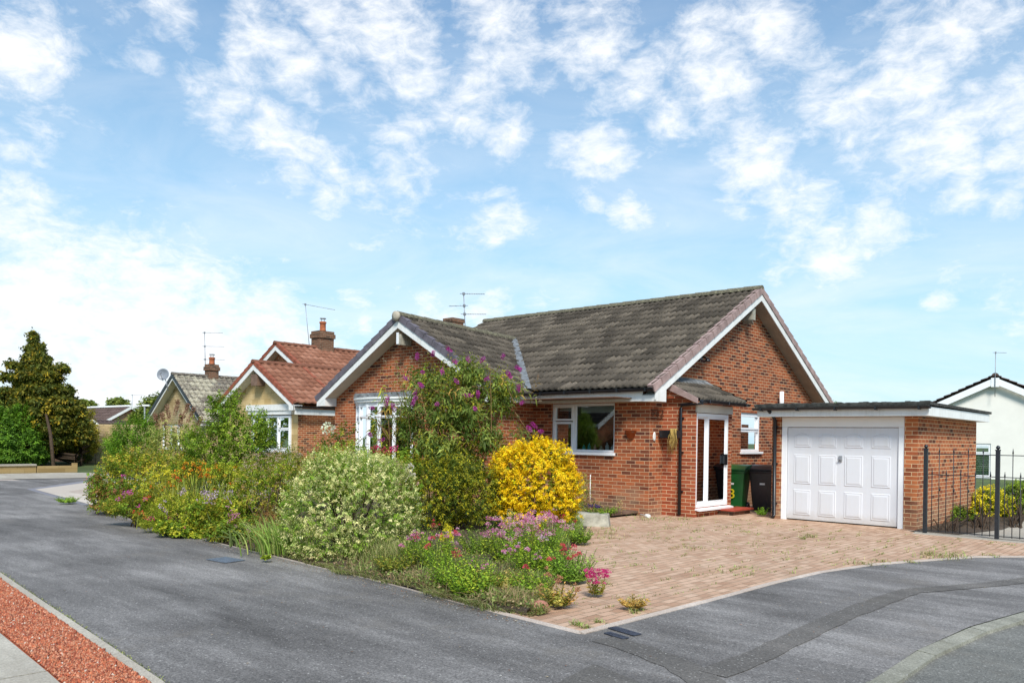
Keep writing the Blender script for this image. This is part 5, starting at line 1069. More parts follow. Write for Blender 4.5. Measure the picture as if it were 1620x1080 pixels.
shrub('leafy_shrub', 'feathery yellow green low bush by the drive edge, left of centre', G(270, 846), PXL(12.4, [(262, 810, 30, 22), (295, 825, 28, 20), (240, 826, 22, 14)]),
      [dict(n=520, sl=.18, k=14, L=.03, W=.009, pal=[(.14, .2, .03), (.1, .17, .03), (.2, .25, .05)], upb=.7)], stems=8, flowers=dots([(232, 785), (235, 787), (230, 789), (224, 812), (228, 818), (214, 810)], 12.1, .03, 12, .026, [(.55, .04, .02), (.6, .12, .02)], .1))
def crocosmia(name, label, base, w, n, H, fl, Z, pal, lean=.55, bl=.018, ldir=None, cat='flowering plant'):
    t = thing(name, label, cat, (base.x, base.y, 0)); P = np.stack([base.x+rng.normal(0, w, n), base.y+rng.normal(0, w*.8, n), np.full(n, .02)], 1); dr = rng.normal(size=(n, 3)); dr[:, 2] = 0; dr = unit(dr)
    if ldir is not None: dr = unit(dr*.6+np.array(ldir))
    leaves('foliage', [blades(P, dr, H*rng.uniform(.6, 1.15, n), bl, rng.uniform(.15, lean, n), pick(pal, n), 5)], t)
    if fl:
        q = np.array([tuple(D(x, y, Z)) for x, y, c in fl]); cols = [c for _, _, c in fl]
        [flower_parts(t, [q[i]], .022, 14, .024, [cols[i]], .3) for i in range(len(q))]
        mb = MB(); [mb.tube([(base.x+random.uniform(-w, w), base.y, 0), (p[0]*.6+base.x*.4, p[1]*.6+base.y*.4, p[2]*.7), tuple(p)], .004, 4, cap=False) for p in q]; mb.build('stem', 'stem_green', t)
    return t
OR = (.70, .13, .01); RD = (.60, .03, .012); YO = (.75, .32, .02)
fl = [(x, y, rr.choice([OR, OR, YO])) for x, y in scat(318, 742, 22, 7, 26)+scat(335, 752, 20, 10, 10)]+[(275, 752, RD), (281, 757, RD), (284, 760, RD), (268, 764, OR), (262, 770, OR), (273, 768, OR), (256, 776, OR), (240, 770, OR), (279, 772, YO)]
crocosmia('crocosmia', 'tall yellowing sword leaved clump with orange flowers mid border', G(312, 834), .38, 300, .92, fl, 12.8, YG+[(.35, .30, .06), (.28, .28, .06), (.12, .18, .03)], .8, .013)
crocosmia('crocosmia', 'arching green sword leaved clump with red flowers left of the silver shrub', G(438, 876), .2, 230, .50, [(405, 842, RD), (409, 844, RD), (413, 841, RD), (418, 845, RD), (423, 842, OR), (407, 848, RD), (416, 850, OR), (424, 850, OR), (428, 847, OR)], 10.9, [(.14, .25, .03), (.2, .3, .05), (.3, .33, .08), (.1, .18, .03)], 1.1, .016, (-.9, -.5, 0))
def spirea_fl(t, P, d):
    i = rng.choice(len(P), min(300, len(P)), replace=False); leaves('flower', [heads(P[i]+d[i]*.05+np.array([0, 0, .02]), .022, 12, .014, [(.34, .17, .10), (.42, .25, .18), (.5, .3, .26), (.28, .13, .07), (.52, .36, .3)], .6)], t, 'petal')['kind'] = 'stuff'
shrub('spirea', 'large spirea with brown and dusty pink flower heads left of the silver shrub', G(425, 852), PXL(12.3, [(420, 765, 36, 32), (450, 745, 26, 22), (405, 795, 34, 34), (440, 800, 34, 36), (390, 760, 24, 20), (460, 770, 24, 34)]),
      [dict(n=1150, sl=.17, k=12, L=.034, W=.014, pal=GREEN+GREEN+YG, tip=[(.2, .15, .06), (.15, .20, .04)], tipfrac=.2, upb=.5)], stems=20, flowers=spirea_fl)
shrub('spirea', 'pale pink headed spirea in front of the neighbour window', G(430, 820), PXL(13.8, [(435, 735, 30, 18), (405, 735, 22, 16), (460, 728, 22, 14), (430, 755, 40, 20)]),
      [dict(n=420, sl=.18, k=12, L=.034, W=.014, pal=OLIVE+GREEN, upb=.7)], stems=16, flowers=spirea_fl)
LIL = [(.42, .22, .42), (.5, .3, .5)]; PNK = [(.55, .12, .25), (.5, .08, .3)]
def mixed(label, base, Z, lobes, pts, pal, fpal, L=.036, W=.026, n=620, seed=0, r=.022):
    shrub('geranium', label, base, PXL(Z, lobes), [dict(n=n, sl=.15, k=10, L=L, W=W, pal=pal, upb=.5, rnd=.7, shell=.3)], cat='flowering plant', smat='stem_green', stems=8, flowers=dots(pts, Z-.25, r, 10, r*.95, fpal, .15))
shrub('leafy_shrub', 'yellow green bushy growth behind the orange flowered clump', G(330, 812), PXL(14.2, [(330, 770, 44, 26), (370, 765, 36, 30), (295, 775, 34, 24), (350, 748, 30, 16)]),
      [dict(n=800, sl=.2, k=12, L=.04, W=.018, pal=YG+OLIVE+GREEN, tip=YG, tipfrac=.4, upb=.8)], stems=12)
shrub('leafy_shrub', 'light green tangled growth in the middle of the border front', G(290, 846), PXL(12.6, [(300, 800, 40, 24), (270, 800, 30, 24), (330, 805, 30, 22)]),
      [dict(n=700, sl=.2, k=12, L=.036, W=.015, pal=YG+GREEN, tip=YG+[(.3, .26, .08)], tipfrac=.4, upb=.8)], stems=12)
mixed('mound of geranium with lilac flowers by the middle of the border edge', G(335, 850), 12.0, [(330, 800, 36, 20), (352, 822, 40, 20), (315, 820, 28, 18), (370, 805, 24, 22)], scat(340, 782, 14, 5, 30)+scat(288, 778, 3, 3, 6)+scat(260, 805, 4, 6, 6), GREEN+YG+OLIVE, LIL)
mixed('mound of pink dotted greenery at the drive edge under the spirea', G(372, 864), 11.5, [(370, 838, 34, 18), (345, 842, 26, 14), (400, 838, 28, 22), (390, 855, 22, 9)], scat(364, 815, 6, 5, 9)+scat(378, 830, 20, 8, 8), GREEN+OLIVE, PNK)
mixed('low dull green edging plants with a few red flowers at the drive edge', G(300, 850), 11.9, [(290, 838, 26, 12), (315, 846, 24, 9), (262, 833, 20, 10)], [(238, 818), (232, 822), (242, 822), (290, 835), (268, 820)], GREEN+YG, [(.5, .03, .08)])
shrub('dry_shrub', 'bare reddish brown twiggy plant in the gap left of the silver shrub', G(418, 868), PXL(11.6, [(425, 815, 28, 26), (415, 845, 26, 16)]), [dict(n=200, sl=.16, k=9, L=.03, W=.012, pal=[(.16, .08, .05), (.12, .07, .04), (.1, .12, .04)], upb=.6)], stems=40, sr=.006, smat='stem_tan')

# --- corner bed: valerian clumps
VG = [(.12, .26, .03), (.17, .33, .035), (.09, .20, .025), (.24, .36, .04)]
def valerian(label, px, py, w, h, ns, fcol=None, nh=0, hr=.032, gp=None, pal=VG, lean=.25, name='valerian'):
    b = G(px, py)
    if w > .12: w *= 1.32; ns = int(ns*1.9); h *= 1.12
    t = thing(name, label, 'flowering plant', (b.x, b.y, .02), gp)
    r = np.sqrt(rng.random(ns))*w; a = rng.random(ns)*6.28; B = np.stack([b.x+r*.5*np.cos(a), b.y+r*.5*np.sin(a), np.full(ns, .03)], 1)
    T = np.stack([b.x+r*1.15*np.cos(a), b.y+r*1.15*np.sin(a), h*rng.uniform(.5, 1.05, ns)], 1); d = unit(T-B); k = 14; tt = (np.arange(k)+.8)/k
    Q = B[:, None]+(T-B)[:, None]*tt[None, :, None]; an = np.arange(k)*1.57+rng.random((ns, 1))*6; ld = unit(np.stack([np.cos(an), np.sin(an), np.full(an.shape, .55)], 2)+rng.normal(0, .2, (ns, k, 3))); L = .062*(1-.5*tt)[None]*rng.uniform(.7, 1.2, (ns, k))
    c = pick(pal, ns)[:, None]*np.array([1.25, 1.1, .62])*(1+rng.normal(0, .13, (ns, k, 1))); nn = unit(np.repeat(d[:, None], k, 1)+rng.normal(0, .2, (ns, k, 3)))
    leaves('foliage', [leafmesh(Q.reshape(-1, 3), ld.reshape(-1, 3), nn.reshape(-1, 3), L.ravel(), L.ravel()*.38, np.clip(c.reshape(-1, 3), .01, .9), .15)], t)
    mb = MB(); [mb.tube([tuple(B[i]), tuple((B[i]+T[i])/2), tuple(T[i])], .003, 3, cap=False) for i in range(0, ns, 2)]; mb.build('stem', 'stem_green', t)
    if fcol:
        i = rng.choice(ns, min(nh, ns), replace=False); H_ = T[i]+np.array([0, 0, .03]); H_[:, 2] += rng.uniform(0, .05, len(i))
        
        for h_ in H_: leaves('flower', [heads(h_[None], hr*1.1, 60, .013, fcol, .6), heads(h_[None]+rng.normal(0, .028, (3, 3)), hr*.6, 24, .012, fcol, .6)], t, 'petal')
    return t
VP = [(.85, .17, .42), (.92, .32, .56), (.72, .10, .32)]; VR = [(.48, .02, .05), (.55, .05, .07)]; VC = [(.55, .015, .12), (.6, .03, .17)]; VL = [(.45, .25, .42), (.5, .18, .4)]
valerian('valerian topped with bright pink heads, left of the pink group in the corner bed', 800, 896, .19, .45, 46, VP, 15, .042)
valerian('valerian topped with bright pink heads, in the middle of the pink group', 832, 888, .21, .47, 56, VP, 22, .042)
valerian('valerian topped with bright pink heads, right end of the pink group by the paving', 868, 885, .19, .47, 48, VP, 17, .042)
valerian('lower valerian clump with lilac and pink heads just in front of the pink group', 838, 912, .20, .33, 50, VL+VP, 8, .022)
valerian('bright green valerian without many flowers at the drive edge of the corner bed', 722, 934, .24, .36, 80, VR, 3, .02)
valerian('valerian with pink and dull red heads left of the bare green clump', 688, 905, .20, .40, 54, VP+VR, 7, .022)
valerian('valerian with two small pale pink heads next to the silver shrub', 655, 900, .15, .36, 36, VP, 5, .026)
valerian('fresh green valerian with red heads at the paving edge of the corner bed', 905, 924, .18, .33, 60, VR, 6, .026, pal=[(.11, .25, .04), (.15, .32, .06)])
valerian('small crimson flowered valerian seeded in the paving nearest the corner', 944, 946, .09, .22, 16, VC, 11, .026, pal=[(.3, .22, .08), (.15, .22, .05)])
valerian('green leafy clump at the right foot of the golden shrub', 885, 852, .22, .28, 60, VR, 3, .015, pal=GREEN+VG)
valerian('grey green feathery leaved clump behind the pink flowers', 812, 866, .16, .42, 36, None, 0, pal=[(.12, .22, .12), (.15, .26, .12)])
valerian('single tall pink topped stem at the left of the pink group', 776, 872, .05, .52, 5, VP, 1, .035)
valerian('yellow flowered groundsel in front of the dark olive shrub', 705, 880, .10, .30, 22, [(.75, .55, .02)], 12, .03)
valerian('tiny lime green seedling at the drive edge under the silver shrub', 420, 889, .06, .09, 14, None, 0, pal=[(.25, .4, .04), (.2, .34, .04)], name='weed')
valerian('green weed growing at the foot of the garage downpipe', 1205, 817, .12, .2, 24, None, 0, pal=[(.12, .3, .04)], name='weed')
valerian('tuft of grass green weed at the neighbour drive edge', 108, 797, .18, .14, 30, None, 0, pal=[(.12, .25, .04)], name='weed')
def seed_spike(label, px, py, h):
    b = G(px, py); t = thing('valerian', label, 'flowering plant', (b.x, b.y, .02)); q = [(b.x+rng.normal(0, .012), b.y+rng.normal(0, .012), h*(.55+.45*j/16)) for j in range(17)]
    leaves('seed_head', [heads(np.array(q), .045, 16, .02, [(.42, .33, .13), (.5, .38, .2), (.25, .26, .08)], 0)], t, 'petal'); mb = MB(); mb.tube([(b.x, b.y, 0), q[-1]], .004, 4); mb.build('stem', 'stem_tan', t)
valerian('mid green leafy clump filling the space below the dark olive shrub', 760, 880, .24, .34, 60, None, 0, pal=GREEN+VG)
valerian('leafy clump with a few rusty heads behind the pale stone', 655, 878, .22, .36, 50, VR+[(.3, .15, .08)], 6, .02)
valerian('soft green clump between the pink group and the red headed one', 868, 912, .20, .32, 56, None, 0)
valerian('dry tinged low clump near the pinkish boulder', 800, 940, .20, .22, 50, None, 0, pal=[(.2, .2, .07), (.14, .17, .05), (.3, .22, .1)])
valerian('low sprawling weed clump at the front edge right of the bare green clump', 770, 938, .2, .2, 46, VP, 2, .02, pal=OLIVE+VG)
valerian('dull low clump at the foot of the silver shrub, left of the small pale heads', 622, 908, .2, .22, 40, None, 0, pal=OLIVE+GREEN)
valerian('lush green clump spilling over the drive edge in the middle of the corner bed', 745, 945, .22, .34, 60, None, 0)
valerian('bright leafy clump just behind the front tip of the corner bed', 842, 946, .17, .26, 46, VR, 2, .022)
valerian('rusty seeded clump at the front tip of the corner bed', 880, 962, .14, .2, 30, [(.4, .15, .08)], 5, .022, pal=[(.25, .22, .07), (.16, .2, .05), (.36, .2, .09)])
valerian('small green clump between stone trough and kitchen wall', 958, 818, .2, .2, 40, None, 0, pal=GREEN+VG)
valerian('low weeds at the wall foot below the kitchen window', 925, 812, .25, .24, 50, None, 0, pal=GREEN+OLIVE)
valerian('scruffy green clump along the paving edge below the golden shrub', 915, 862, .16, .24, 40, None, 0, pal=GREEN+VG)
valerian('orange tinged dry weed in the paving by the drive corner', 1003, 966, .12, .13, 26, None, 0, pal=[(.45, .25, .1), (.35, .25, .1)], name='weed')
seed_spike('pale seeded spike in front of the golden shrub, left one', 806, 868, .52); seed_spike('pale seeded spike in front of the golden shrub, right one', 868, 870, .42); seed_spike('short brown seeded spike between the two pale ones', 838, 862, .36)

# --- ground cover (nobody could count it)
def cover():
    def inbed(n, x0=-8.6, x1=4.4):
        x = rng.uniform(x0, x1, n); ya = np.interp(x, [-8.9, -4.6, -1.85, .5, 1.6, 3.6, 4.4], [-7.5, -8.0, -8.26, -8.39, -8.45, -8.60, -8.62]); yb = np.interp(x, [-8.9, -1.0, .2, 1.25, 2.3, 3.45, 4.4], [-1.0, -.7, -2.4, -4.0, -5.7, -7.25, -8.5]); return x, ya, yb
    n = 9500; x, ya, yb = inbed(n, 1.2); y = ya+(yb-ya)*rng.random(n); P = np.stack([x, y, np.full(n, .02)], 1); dr = rng.normal(size=(n, 3)); dr[:, 2] = 0; dr = unit(dr)
    f = .5+.5*np.sin(x*5+1)*np.sin(y*4.3); H = rng.uniform(.04, .17, n)*(.35+f); dry = [(.34, .22, .10), (.26, .16, .08), (.2, .12, .07), (.22, .20, .06), (.14, .19, .04), (.12, .18, .035)]
    o = leaves('grass', [blades(P, dr, H, .006, rng.uniform(.2, 1.3, n), pick(dry, n), 3)], None); tag(o, 'tangle of dry and green grass covering the corner bed', 'grass', kind='stuff')
    n = 16000; x, ya, yb = inbed(n); e = rng.random(n)**1.6; y = ya+(yb-ya)*e*.8; z = .03+rng.random(n)*.07; P = np.stack([x, y, z], 1); d = unit(rng.normal(size=(n, 3))+np.array([0, 0, .6])); c = pick([(.10, .15, .03), (.14, .19, .04), (.08, .12, .03), (.22, .15, .07), (.3, .2, .1), (.17, .10, .05), (.2, .26, .06)], n)
    o = leaves('ground_cover', [leafmesh(P, d, unit(rng.normal(size=(n, 3))), rng.uniform(.02, .05, n), .02, c)], None); tag(o, 'creeping weeds and fallen leaves under the shrubs', 'ground cover', kind='stuff')
    # long green grass along the paving edge of the bed and by the stone trough
    k = 5200; s = rng.random(k); ex = np.interp(s, [0, .3, .55, .8, 1], [.3, 1.2, 2.2, 3.3, 4.3]); ey = np.interp(s, [0, .3, .55, .8, 1], [-2.55, -3.9, -5.55, -7.1, -8.5]); nr_ = np.abs(rng.normal(0, .16, k)); P = np.stack([ex-.1-nr_*1.0+rng.normal(0, .06, k), ey-nr_*.5, np.full(k, .015)], 1); dr = unit(np.stack([rng.normal(.3, 1, k), rng.normal(0, 1, k), np.zeros(k)], 1))
    o = leaves('grass', [blades(P, dr, rng.uniform(.07, .24, k)*np.interp(s, [0, .5, 1], [1.2, 1, .35]), .006, rng.uniform(.2, 1, k), pick([(.14, .26, .04), (.2, .32, .06), (.11, .2, .03), (.3, .32, .1)], k), 3)], None); tag(o, 'long green grass fringing the paved drive', 'grass', kind='stuff')
    k = 2600; x = rng.uniform(-8.6, 4.3, k); x[:1500] = .8+3.5*rng.beta(.7, .7, 1500)+.12*np.round(rng.normal(0, 1.5, 1500)); x = np.clip(x, -8.6, 4.35); ye = np.interp(x, [-8.9, -4.6, -1.85, .5, 1.6, 3.6, 4.6], [-7.56, -8.05, -8.31, -8.44, -8.50, -8.65, -8.72]); wv = .05*np.sin(x*3.1)+.04*np.sin(x*7.7); P = np.stack([x, ye+wv+rng.normal(0, .035, k), np.full(k, .005)], 1); dr = unit(np.stack([rng.normal(0, .7, k), rng.normal(-1.0, .7, k), np.zeros(k)], 1))
    o = leaves('grass', [blades(P, dr, rng.uniform(.02, .15, k)*(.4+.8*(np.sin(x*6.3)*np.sin(x*2.7)+.3).clip(0, 1)), .007, rng.uniform(.5, 1.6, k), pick([(.16, .19, .05), (.2, .24, .06), (.3, .24, .11), (.22, .15, .08), (.12, .17, .04)], k), 3)], None); tag(o, 'ragged grass spilling from the border over its edging', 'grass', kind='stuff')
    # ragged tall dry grass right of the silver shrub
    g = G(600, 893); k = 2200; P = np.stack([g.x+rng.normal(0, .35, k), g.y+rng.normal(.1, .12, k), np.full(k, .02)], 1); dr = unit(np.stack([rng.normal(0, 1, k), rng.normal(0, 1, k), np.zeros(k)], 1))
    o = leaves('grass', [blades(P, dr, rng.uniform(.15, .36, k), .005, rng.uniform(.2, .8, k), pick([(.22, .27, .06), (.3, .28, .1), (.4, .3, .13), (.15, .2, .05)], k), 4)], None); tag(o, 'wispy dry grass at the right foot of the silver shrub', 'grass', kind='stuff')
    # weeds and moss in the drive joints
    pts = []
    for cx, cy, w, q in [(962, 846, .22, 9), (972, 838, .2, 7), (960, 852, .2, 6), (1010, 965, .07, 6), (1004, 970, .05, 6), (912, 990, .06, 5), (925, 994, .04, 4), (945, 985, .05, 4), (1366, 893, .16, 7), (1396, 889, .12, 5), (1480, 884, .22, 14), (1510, 882, .2, 14), (1468, 878, .1, 9), (1282, 850, .09, 10), (1270, 853, .06, 6), (1440, 890, .1, 5), (1568, 880, .12, 5), (1054, 822, .3, 9), (1020, 822, .25, 10), (985, 815, .3, 14), (1085, 822, .12, 4), (965, 812, .2, 14), (1598, 862, .1, 3), (960, 925, .1, 6), (1180, 842, .2, 4), (1095, 868, .25, 5), (1140, 905, .3, 4), (1230, 875, .3, 4)]:
        g = G(cx, cy); m_ = 34; pts.append(np.stack([g.x+rng.normal(0, w*.6, m_), g.y+rng.normal(0, w*.4, m_), np.full(m_, .006), np.full(m_, q*.011)], 1))
    for _ in range(650):      # small sprigs following the joints
        x = rng.uniform(-.5, 6.2); y = rng.uniform(-8.6, .8); lim = np.interp(y, [-8.8, -7, -5.4, -4.3, -3.3, -2.4, -1.4, -.7, .8], [5.0, 5.02, 5.05, 5.1, 5.3, 5.7, 6.1, 6.7, 8]); lo = np.interp(y, [-8.7, -7.2, -5.6, -3.9, -2.3, 0], [4.4, 3.6, 2.4, 1.4, .4, .1])
        if lo+.05 < x < lim-.05: x = round(x/.1)*.1; m_ = rng.integers(3, 12); pts.append(np.stack([x+rng.normal(0, .012, m_), y+rng.normal(0, .07, m_), np.full(m_, .006), np.full(m_, rng.uniform(.015, .05))], 1))
    Q = np.concatenate(pts); k = len(Q); dr = unit(np.stack([rng.normal(0, 1, k), rng.normal(0, 1, k), np.zeros(k)], 1))
    o = leaves('weeds', [blades(Q[:, :3], dr, Q[:, 3]*rng.uniform(.5, 1.2, k), .009, rng.uniform(.4, 1.8, k), pick([(.18, .26, .05), (.25, .28, .08), (.14, .2, .05), (.35, .27, .12), (.3, .2, .1), (.2, .16, .08)], k), 3)], None); tag(o, 'weeds and grass sprouting in the joints of the paved drive', 'weeds', kind='stuff')
    # moss line along the gravel edging and debris on the asphalt
    k = 1500; x = rng.uniform(-3, 4.4, k); P = np.stack([x, np.interp(x, [-3, -1.2, 4.4], [-11.2, -11.235, -11.75])+rng.normal(.0, .015, k), np.full(k, .002)], 1); dr = unit(np.stack([rng.normal(0, 1, k), rng.normal(0, 1, k), np.zeros(k)], 1))
    o = leaves('moss', [blades(P, dr, rng.uniform(.004, .02, k), .008, .8, pick([(.14, .17, .05), (.2, .2, .08)], k), 2)], None); tag(o, 'moss along the pale edging beside the drive', 'moss', kind='stuff')
    k = 1500; P = np.stack([rng.uniform(-3, 7, k), rng.uniform(-11.2, -8.7, k), np.full(k, .006)], 1); m2 = rng.random(k) < .93; P[m2, 0] = rng.uniform(-8, 4.6, m2.sum()); P[m2, 1] = np.interp(P[m2, 0], [-8.9, -4.6, -1.85, .5, 1.6, 3.6, 4.6], [-7.7, -8.16, -8.42, -8.55, -8.62, -8.78, -8.88])-np.abs(rng.normal(0, .09, m2.sum()))
    k2 = 60; P = np.concatenate([P, np.stack([rng.uniform(5.2, 7, k2), rng.uniform(-8, -2, k2), np.full(k2, .006)], 1)]); k += k2; d = unit(np.stack([rng.normal(0, 1, k), rng.normal(0, 1, k), np.zeros(k)], 1)); o = leaves('leaf_litter', [leafmesh(P, d, np.tile([0, 0, 1.], (k, 1)), rng.uniform(.008, .026, k), .012, pick([(.3, .18, .09), (.42, .3, .16), (.22, .12, .06), (.6, .56, .5), (.28, .1, .05)], k), -.1)], None); tag(o, 'fallen leaf scraps on the tarmac', 'leaf litter', kind='stuff')
cover()
# pansies in the stone trough, trellis plant behind
t = thing('pansies', 'dark purple pansies growing in the slanting stone trough', 'flowering plant', (tp.x, tp.y, .1)); q = tp+Vector((-.1, .2, .22))
pt, _ = sprays([(q.x, q.y, q.z, .26, .16, .1)], n=60, sl=.08, k=8, L=.035, W=.02, pal=GREEN); leaves('foliage', [pt], t); flower_parts(t, [[q.x+rng.normal(0, .12), q.y+rng.normal(0, .08), q.z+.08+rng.random()*.05] for _ in range(14)], .022, 8, .03, [(.02, .015, .07), (.04, .02, .12)], .3)
shrub('climbing_plant', 'spindly grey green climber on a white cane against the wall right of the golden shrub', G(928, 822), PXL(15.6, [(926, 768, 12, 26), (922, 795, 14, 22)]), [dict(n=120, sl=.18, k=8, L=.035, W=.018, pal=[(.2, .24, .16), (.12, .17, .08)], upb=.7)], stems=8, smat='stem_tan')
mb = MB(); g = G(933, 818); mb.tube([(g.x, g.y, 0), (g.x, g.y, .85)], .008, 6); tag(mb.build('garden_cane', 'white_paint'), 'thin white cane standing beside the spindly climber', 'cane')
shrub('dry_weed', 'dried flowering weed against the brick wall below the terracotta pot', G(982, 812), PXL(16.0, [(981, 795, 6, 14)]), [dict(n=16, sl=.2, k=6, L=.03, W=.012, pal=[(.4, .34, .2), (.25, .2, .25)], upb=1.2)], stems=4, sr=.004, smat='stem_tan')
# behind the iron fence
shrub('leafy_shrub', 'dull green and red leaved low plant against the garage side wall', G(1500, 842), PXL(16.4, [(1500, 818, 24, 18), (1522, 822, 22, 22), (1488, 828, 12, 10)]), [dict(n=260, sl=.18, k=9, L=.06, W=.036, pal=DARK+GREEN+[(.2, .08, .05)], upb=.4)], stems=12)
shrub('golden_privet', 'yellow leaved privet seen through the iron fence', G(1552, 838), PXL(17.4, [(1552, 800, 22, 28), (1565, 785, 20, 18), (1580, 805, 20, 26), (1535, 810, 14, 16)]), [dict(n=420, sl=.2, k=11, L=.055, W=.03, pal=GREEN+YG, tip=[(.5, .45, .03), (.42, .42, .04)], tipfrac=.5, upb=.5)], stems=14)
shrub('ivy_bush', 'dark green bush at the right edge of the picture behind the iron fence', G(1608, 835), PXL(17.8, [(1608, 785, 24, 24), (1620, 770, 16, 14), (1632, 800, 22, 30), (1590, 815, 16, 18)]), [dict(n=460, sl=.2, k=11, L=.055, W=.034, pal=GREEN+[(.16, .26, .08)], upb=.5)], stems=14)
# --- far left: round hedge, tall conifer, background trees
def bigplant(name, label, base, Z, lobes, specs, cat='tree', trunk=None, dz=1.0, stems=24, sr=.05):
    b = Vector((base[0], base[1], 0)); t = thing(name, label, cat, b); Lb = PXL(Z, lobes, dz) if Z else lobes; parts = []
    for sp in specs: pt, info = sprays(Lb, **sp); parts.append(pt)
    leaves('crown', parts, t); P, d, sl_ = info; mb = MB()
    cc = Vector((float(np.mean([l[0] for l in Lb])), float(np.mean([l[1] for l in Lb])), 0))
    if trunk: mb.tube([b, b.lerp(cc, .25)+Vector((0, 0, trunk*.3)), b.lerp(cc, .8)+Vector((0, 0, trunk*.6)), cc+Vector((0, 0, trunk))], [trunk*.008+.04, trunk*.008+.03, .04, .02], 10)
    for i in rng.choice(len(P), min(stems, len(P)), replace=False):
        q = Vector(P[i]-d[i]*sl_[i]); z = max(.2, min(q.z*.75, trunk or q.z*.4)); mb.tube([(b.x, b.y, z), (b.x+(q.x-b.x)*.5, b.y+(q.y-b.y)*.5, z+(q.z-z)*.4), q], [sr, sr*.6, sr*.25], 5, cap=False)
    mb.build('trunk', 'bark', t)
bigplant('round_hedge', 'dense rounded bright green laurel hedge behind the low buff wall', G(20, 737), 34.5, [(10, 690, 52, 46), (35, 705, 32, 32), (-20, 700, 50, 42), (10, 720, 55, 20), (-50, 690, 40, 45)], [dict(n=5200, sl=.32, k=10, L=.12, W=.055, pal=[(.045, .12, .02), (.07, .17, .03), (.03, .08, .02)], upb=.6, shell=.08, jitter=.05)], cat='hedge')
CN = [(.035, .052, .018), (.05, .068, .022), (.026, .04, .016), (.075, .08, .024)]
CT = [(.20, .155, .022), (.15, .125, .022), (.09, .095, .026)]
def conifer():
    lob = []; r_ = random.Random(3)
    prof = [(536, 4), (552, 13), (568, 22), (584, 30), (600, 38), (616, 45), (632, 50), (648, 54), (664, 56), (680, 54), (696, 46)]
    for y, w in prof:
        n_ = 3 if w < 20 else 6
        for i in range(n_):
            a = 2*math.pi*i/n_+r_.random(); cxp = 52+(y-536)*.13; lob.append((cxp+math.cos(a)*w*.62+r_.uniform(-4, 4), y+r_.uniform(-5, 5), max(5, w*.42), 9, math.sin(a)*w*.62*36/CF))
    for y in range(545, 705, 12): lob.append((52+(y-536)*.13, y, max(6, (y-530)*.24), 12, 0))
    for q in [(12, 596, 13, 7, 0), (20, 577, 10, 6, 0), (98, 583, 12, 6, 0), (8, 622, 14, 8, -.2), (106, 618, 12, 9, 0), (112, 640, 16, 12, .2), (118, 668, 20, 18, 0), (130, 690, 16, 12, 0), (120, 650, 14, 14, 0), (98, 700, 30, 14, 0), (40, 700, 30, 14, .3), (66, 712, 30, 10, .6)]: lob.append(q)
    bigplant('conifer', 'tall ragged conifer with golden tipped branches beside the round hedge', G(85, 741), 36, lob, [dict(n=8500, sl=.45, k=13, L=.16, W=.085, pal=CN, tip=CT+CN+CN, tipfrac=.26, upb=.05, rnd=.6, droop=.1, shell=.3, jitter=.14), dict(n=300, sl=.7, k=13, L=.13, W=.06, pal=CN+CT, tip=CT, tipfrac=.4, upb=.35, rnd=.35, droop=.1, shell=0, jitter=.03)], trunk=4.6, stems=0)
conifer()
bigplant('garden_tree', 'yellow green bushy tree on the right side of the conifer', G(128, 736), 37.5, [(130, 665, 18, 24), (140, 688, 16, 22), (118, 700, 26, 18), (145, 705, 12, 14)], [dict(n=700, sl=.4, k=10, L=.12, W=.06, pal=[(.17, .17, .04), (.24, .22, .05), (.1, .12, .03)], upb=.4)], trunk=1.4)
bigplant('garden_tree', 'dark bush in the shade under the conifer', G(120, 738), 38.5, [(70, 715, 34, 16), (120, 718, 30, 16), (40, 712, 25, 18)], [dict(n=500, sl=.3, k=9, L=.10, W=.05, pal=DARK, upb=.4)], trunk=.5)
for lab, Z, lobs, b in (('grey green tree just showing above the hedge at the left edge', 55, [(5, 632, 14, 16), (-10, 640, 20, 22), (18, 650, 12, 14)], (0, 690)), ('small dark dome of a distant tree over the far roof ridge', 120, [(187, 640, 14, 8), (178, 643, 8, 5), (198, 644, 7, 5)], (187, 695)), ('distant dark tree top between conifer and far roof', 120, [(130, 640, 10, 6), (143, 642, 8, 5), (120, 641, 8, 6)], (130, 695)), ('leafy tree rising behind the left eaves of the lichened roof bungalow', 52, [(240, 645, 18, 20), (228, 660, 20, 18), (255, 640, 14, 18), (215, 668, 12, 12)], (235, 695))):
    z_ = D(lobs[0][0], lobs[0][1], Z); bigplant('background_tree', lab, (z_.x, z_.y), Z, lobs, [dict(n=500, sl=.012*Z, k=9, L=.0042*Z, W=.0026*Z, pal=[(.07, .11, .04), (.10, .14, .05), (.05, .08, .035)], upb=.5)], trunk=max(1.5, z_.z-.5), sr=.03)
bigplant('background_tree', 'sliver of a tree peeping over the garage roof beside the verge', D(1322, 650, 40), 40, [(1321, 640, 5, 5), (1326, 643, 6, 4)], [dict(n=30, sl=.3, k=7, L=.12, W=.06, pal=GREEN)], trunk=2.0, stems=4, sr=.02)

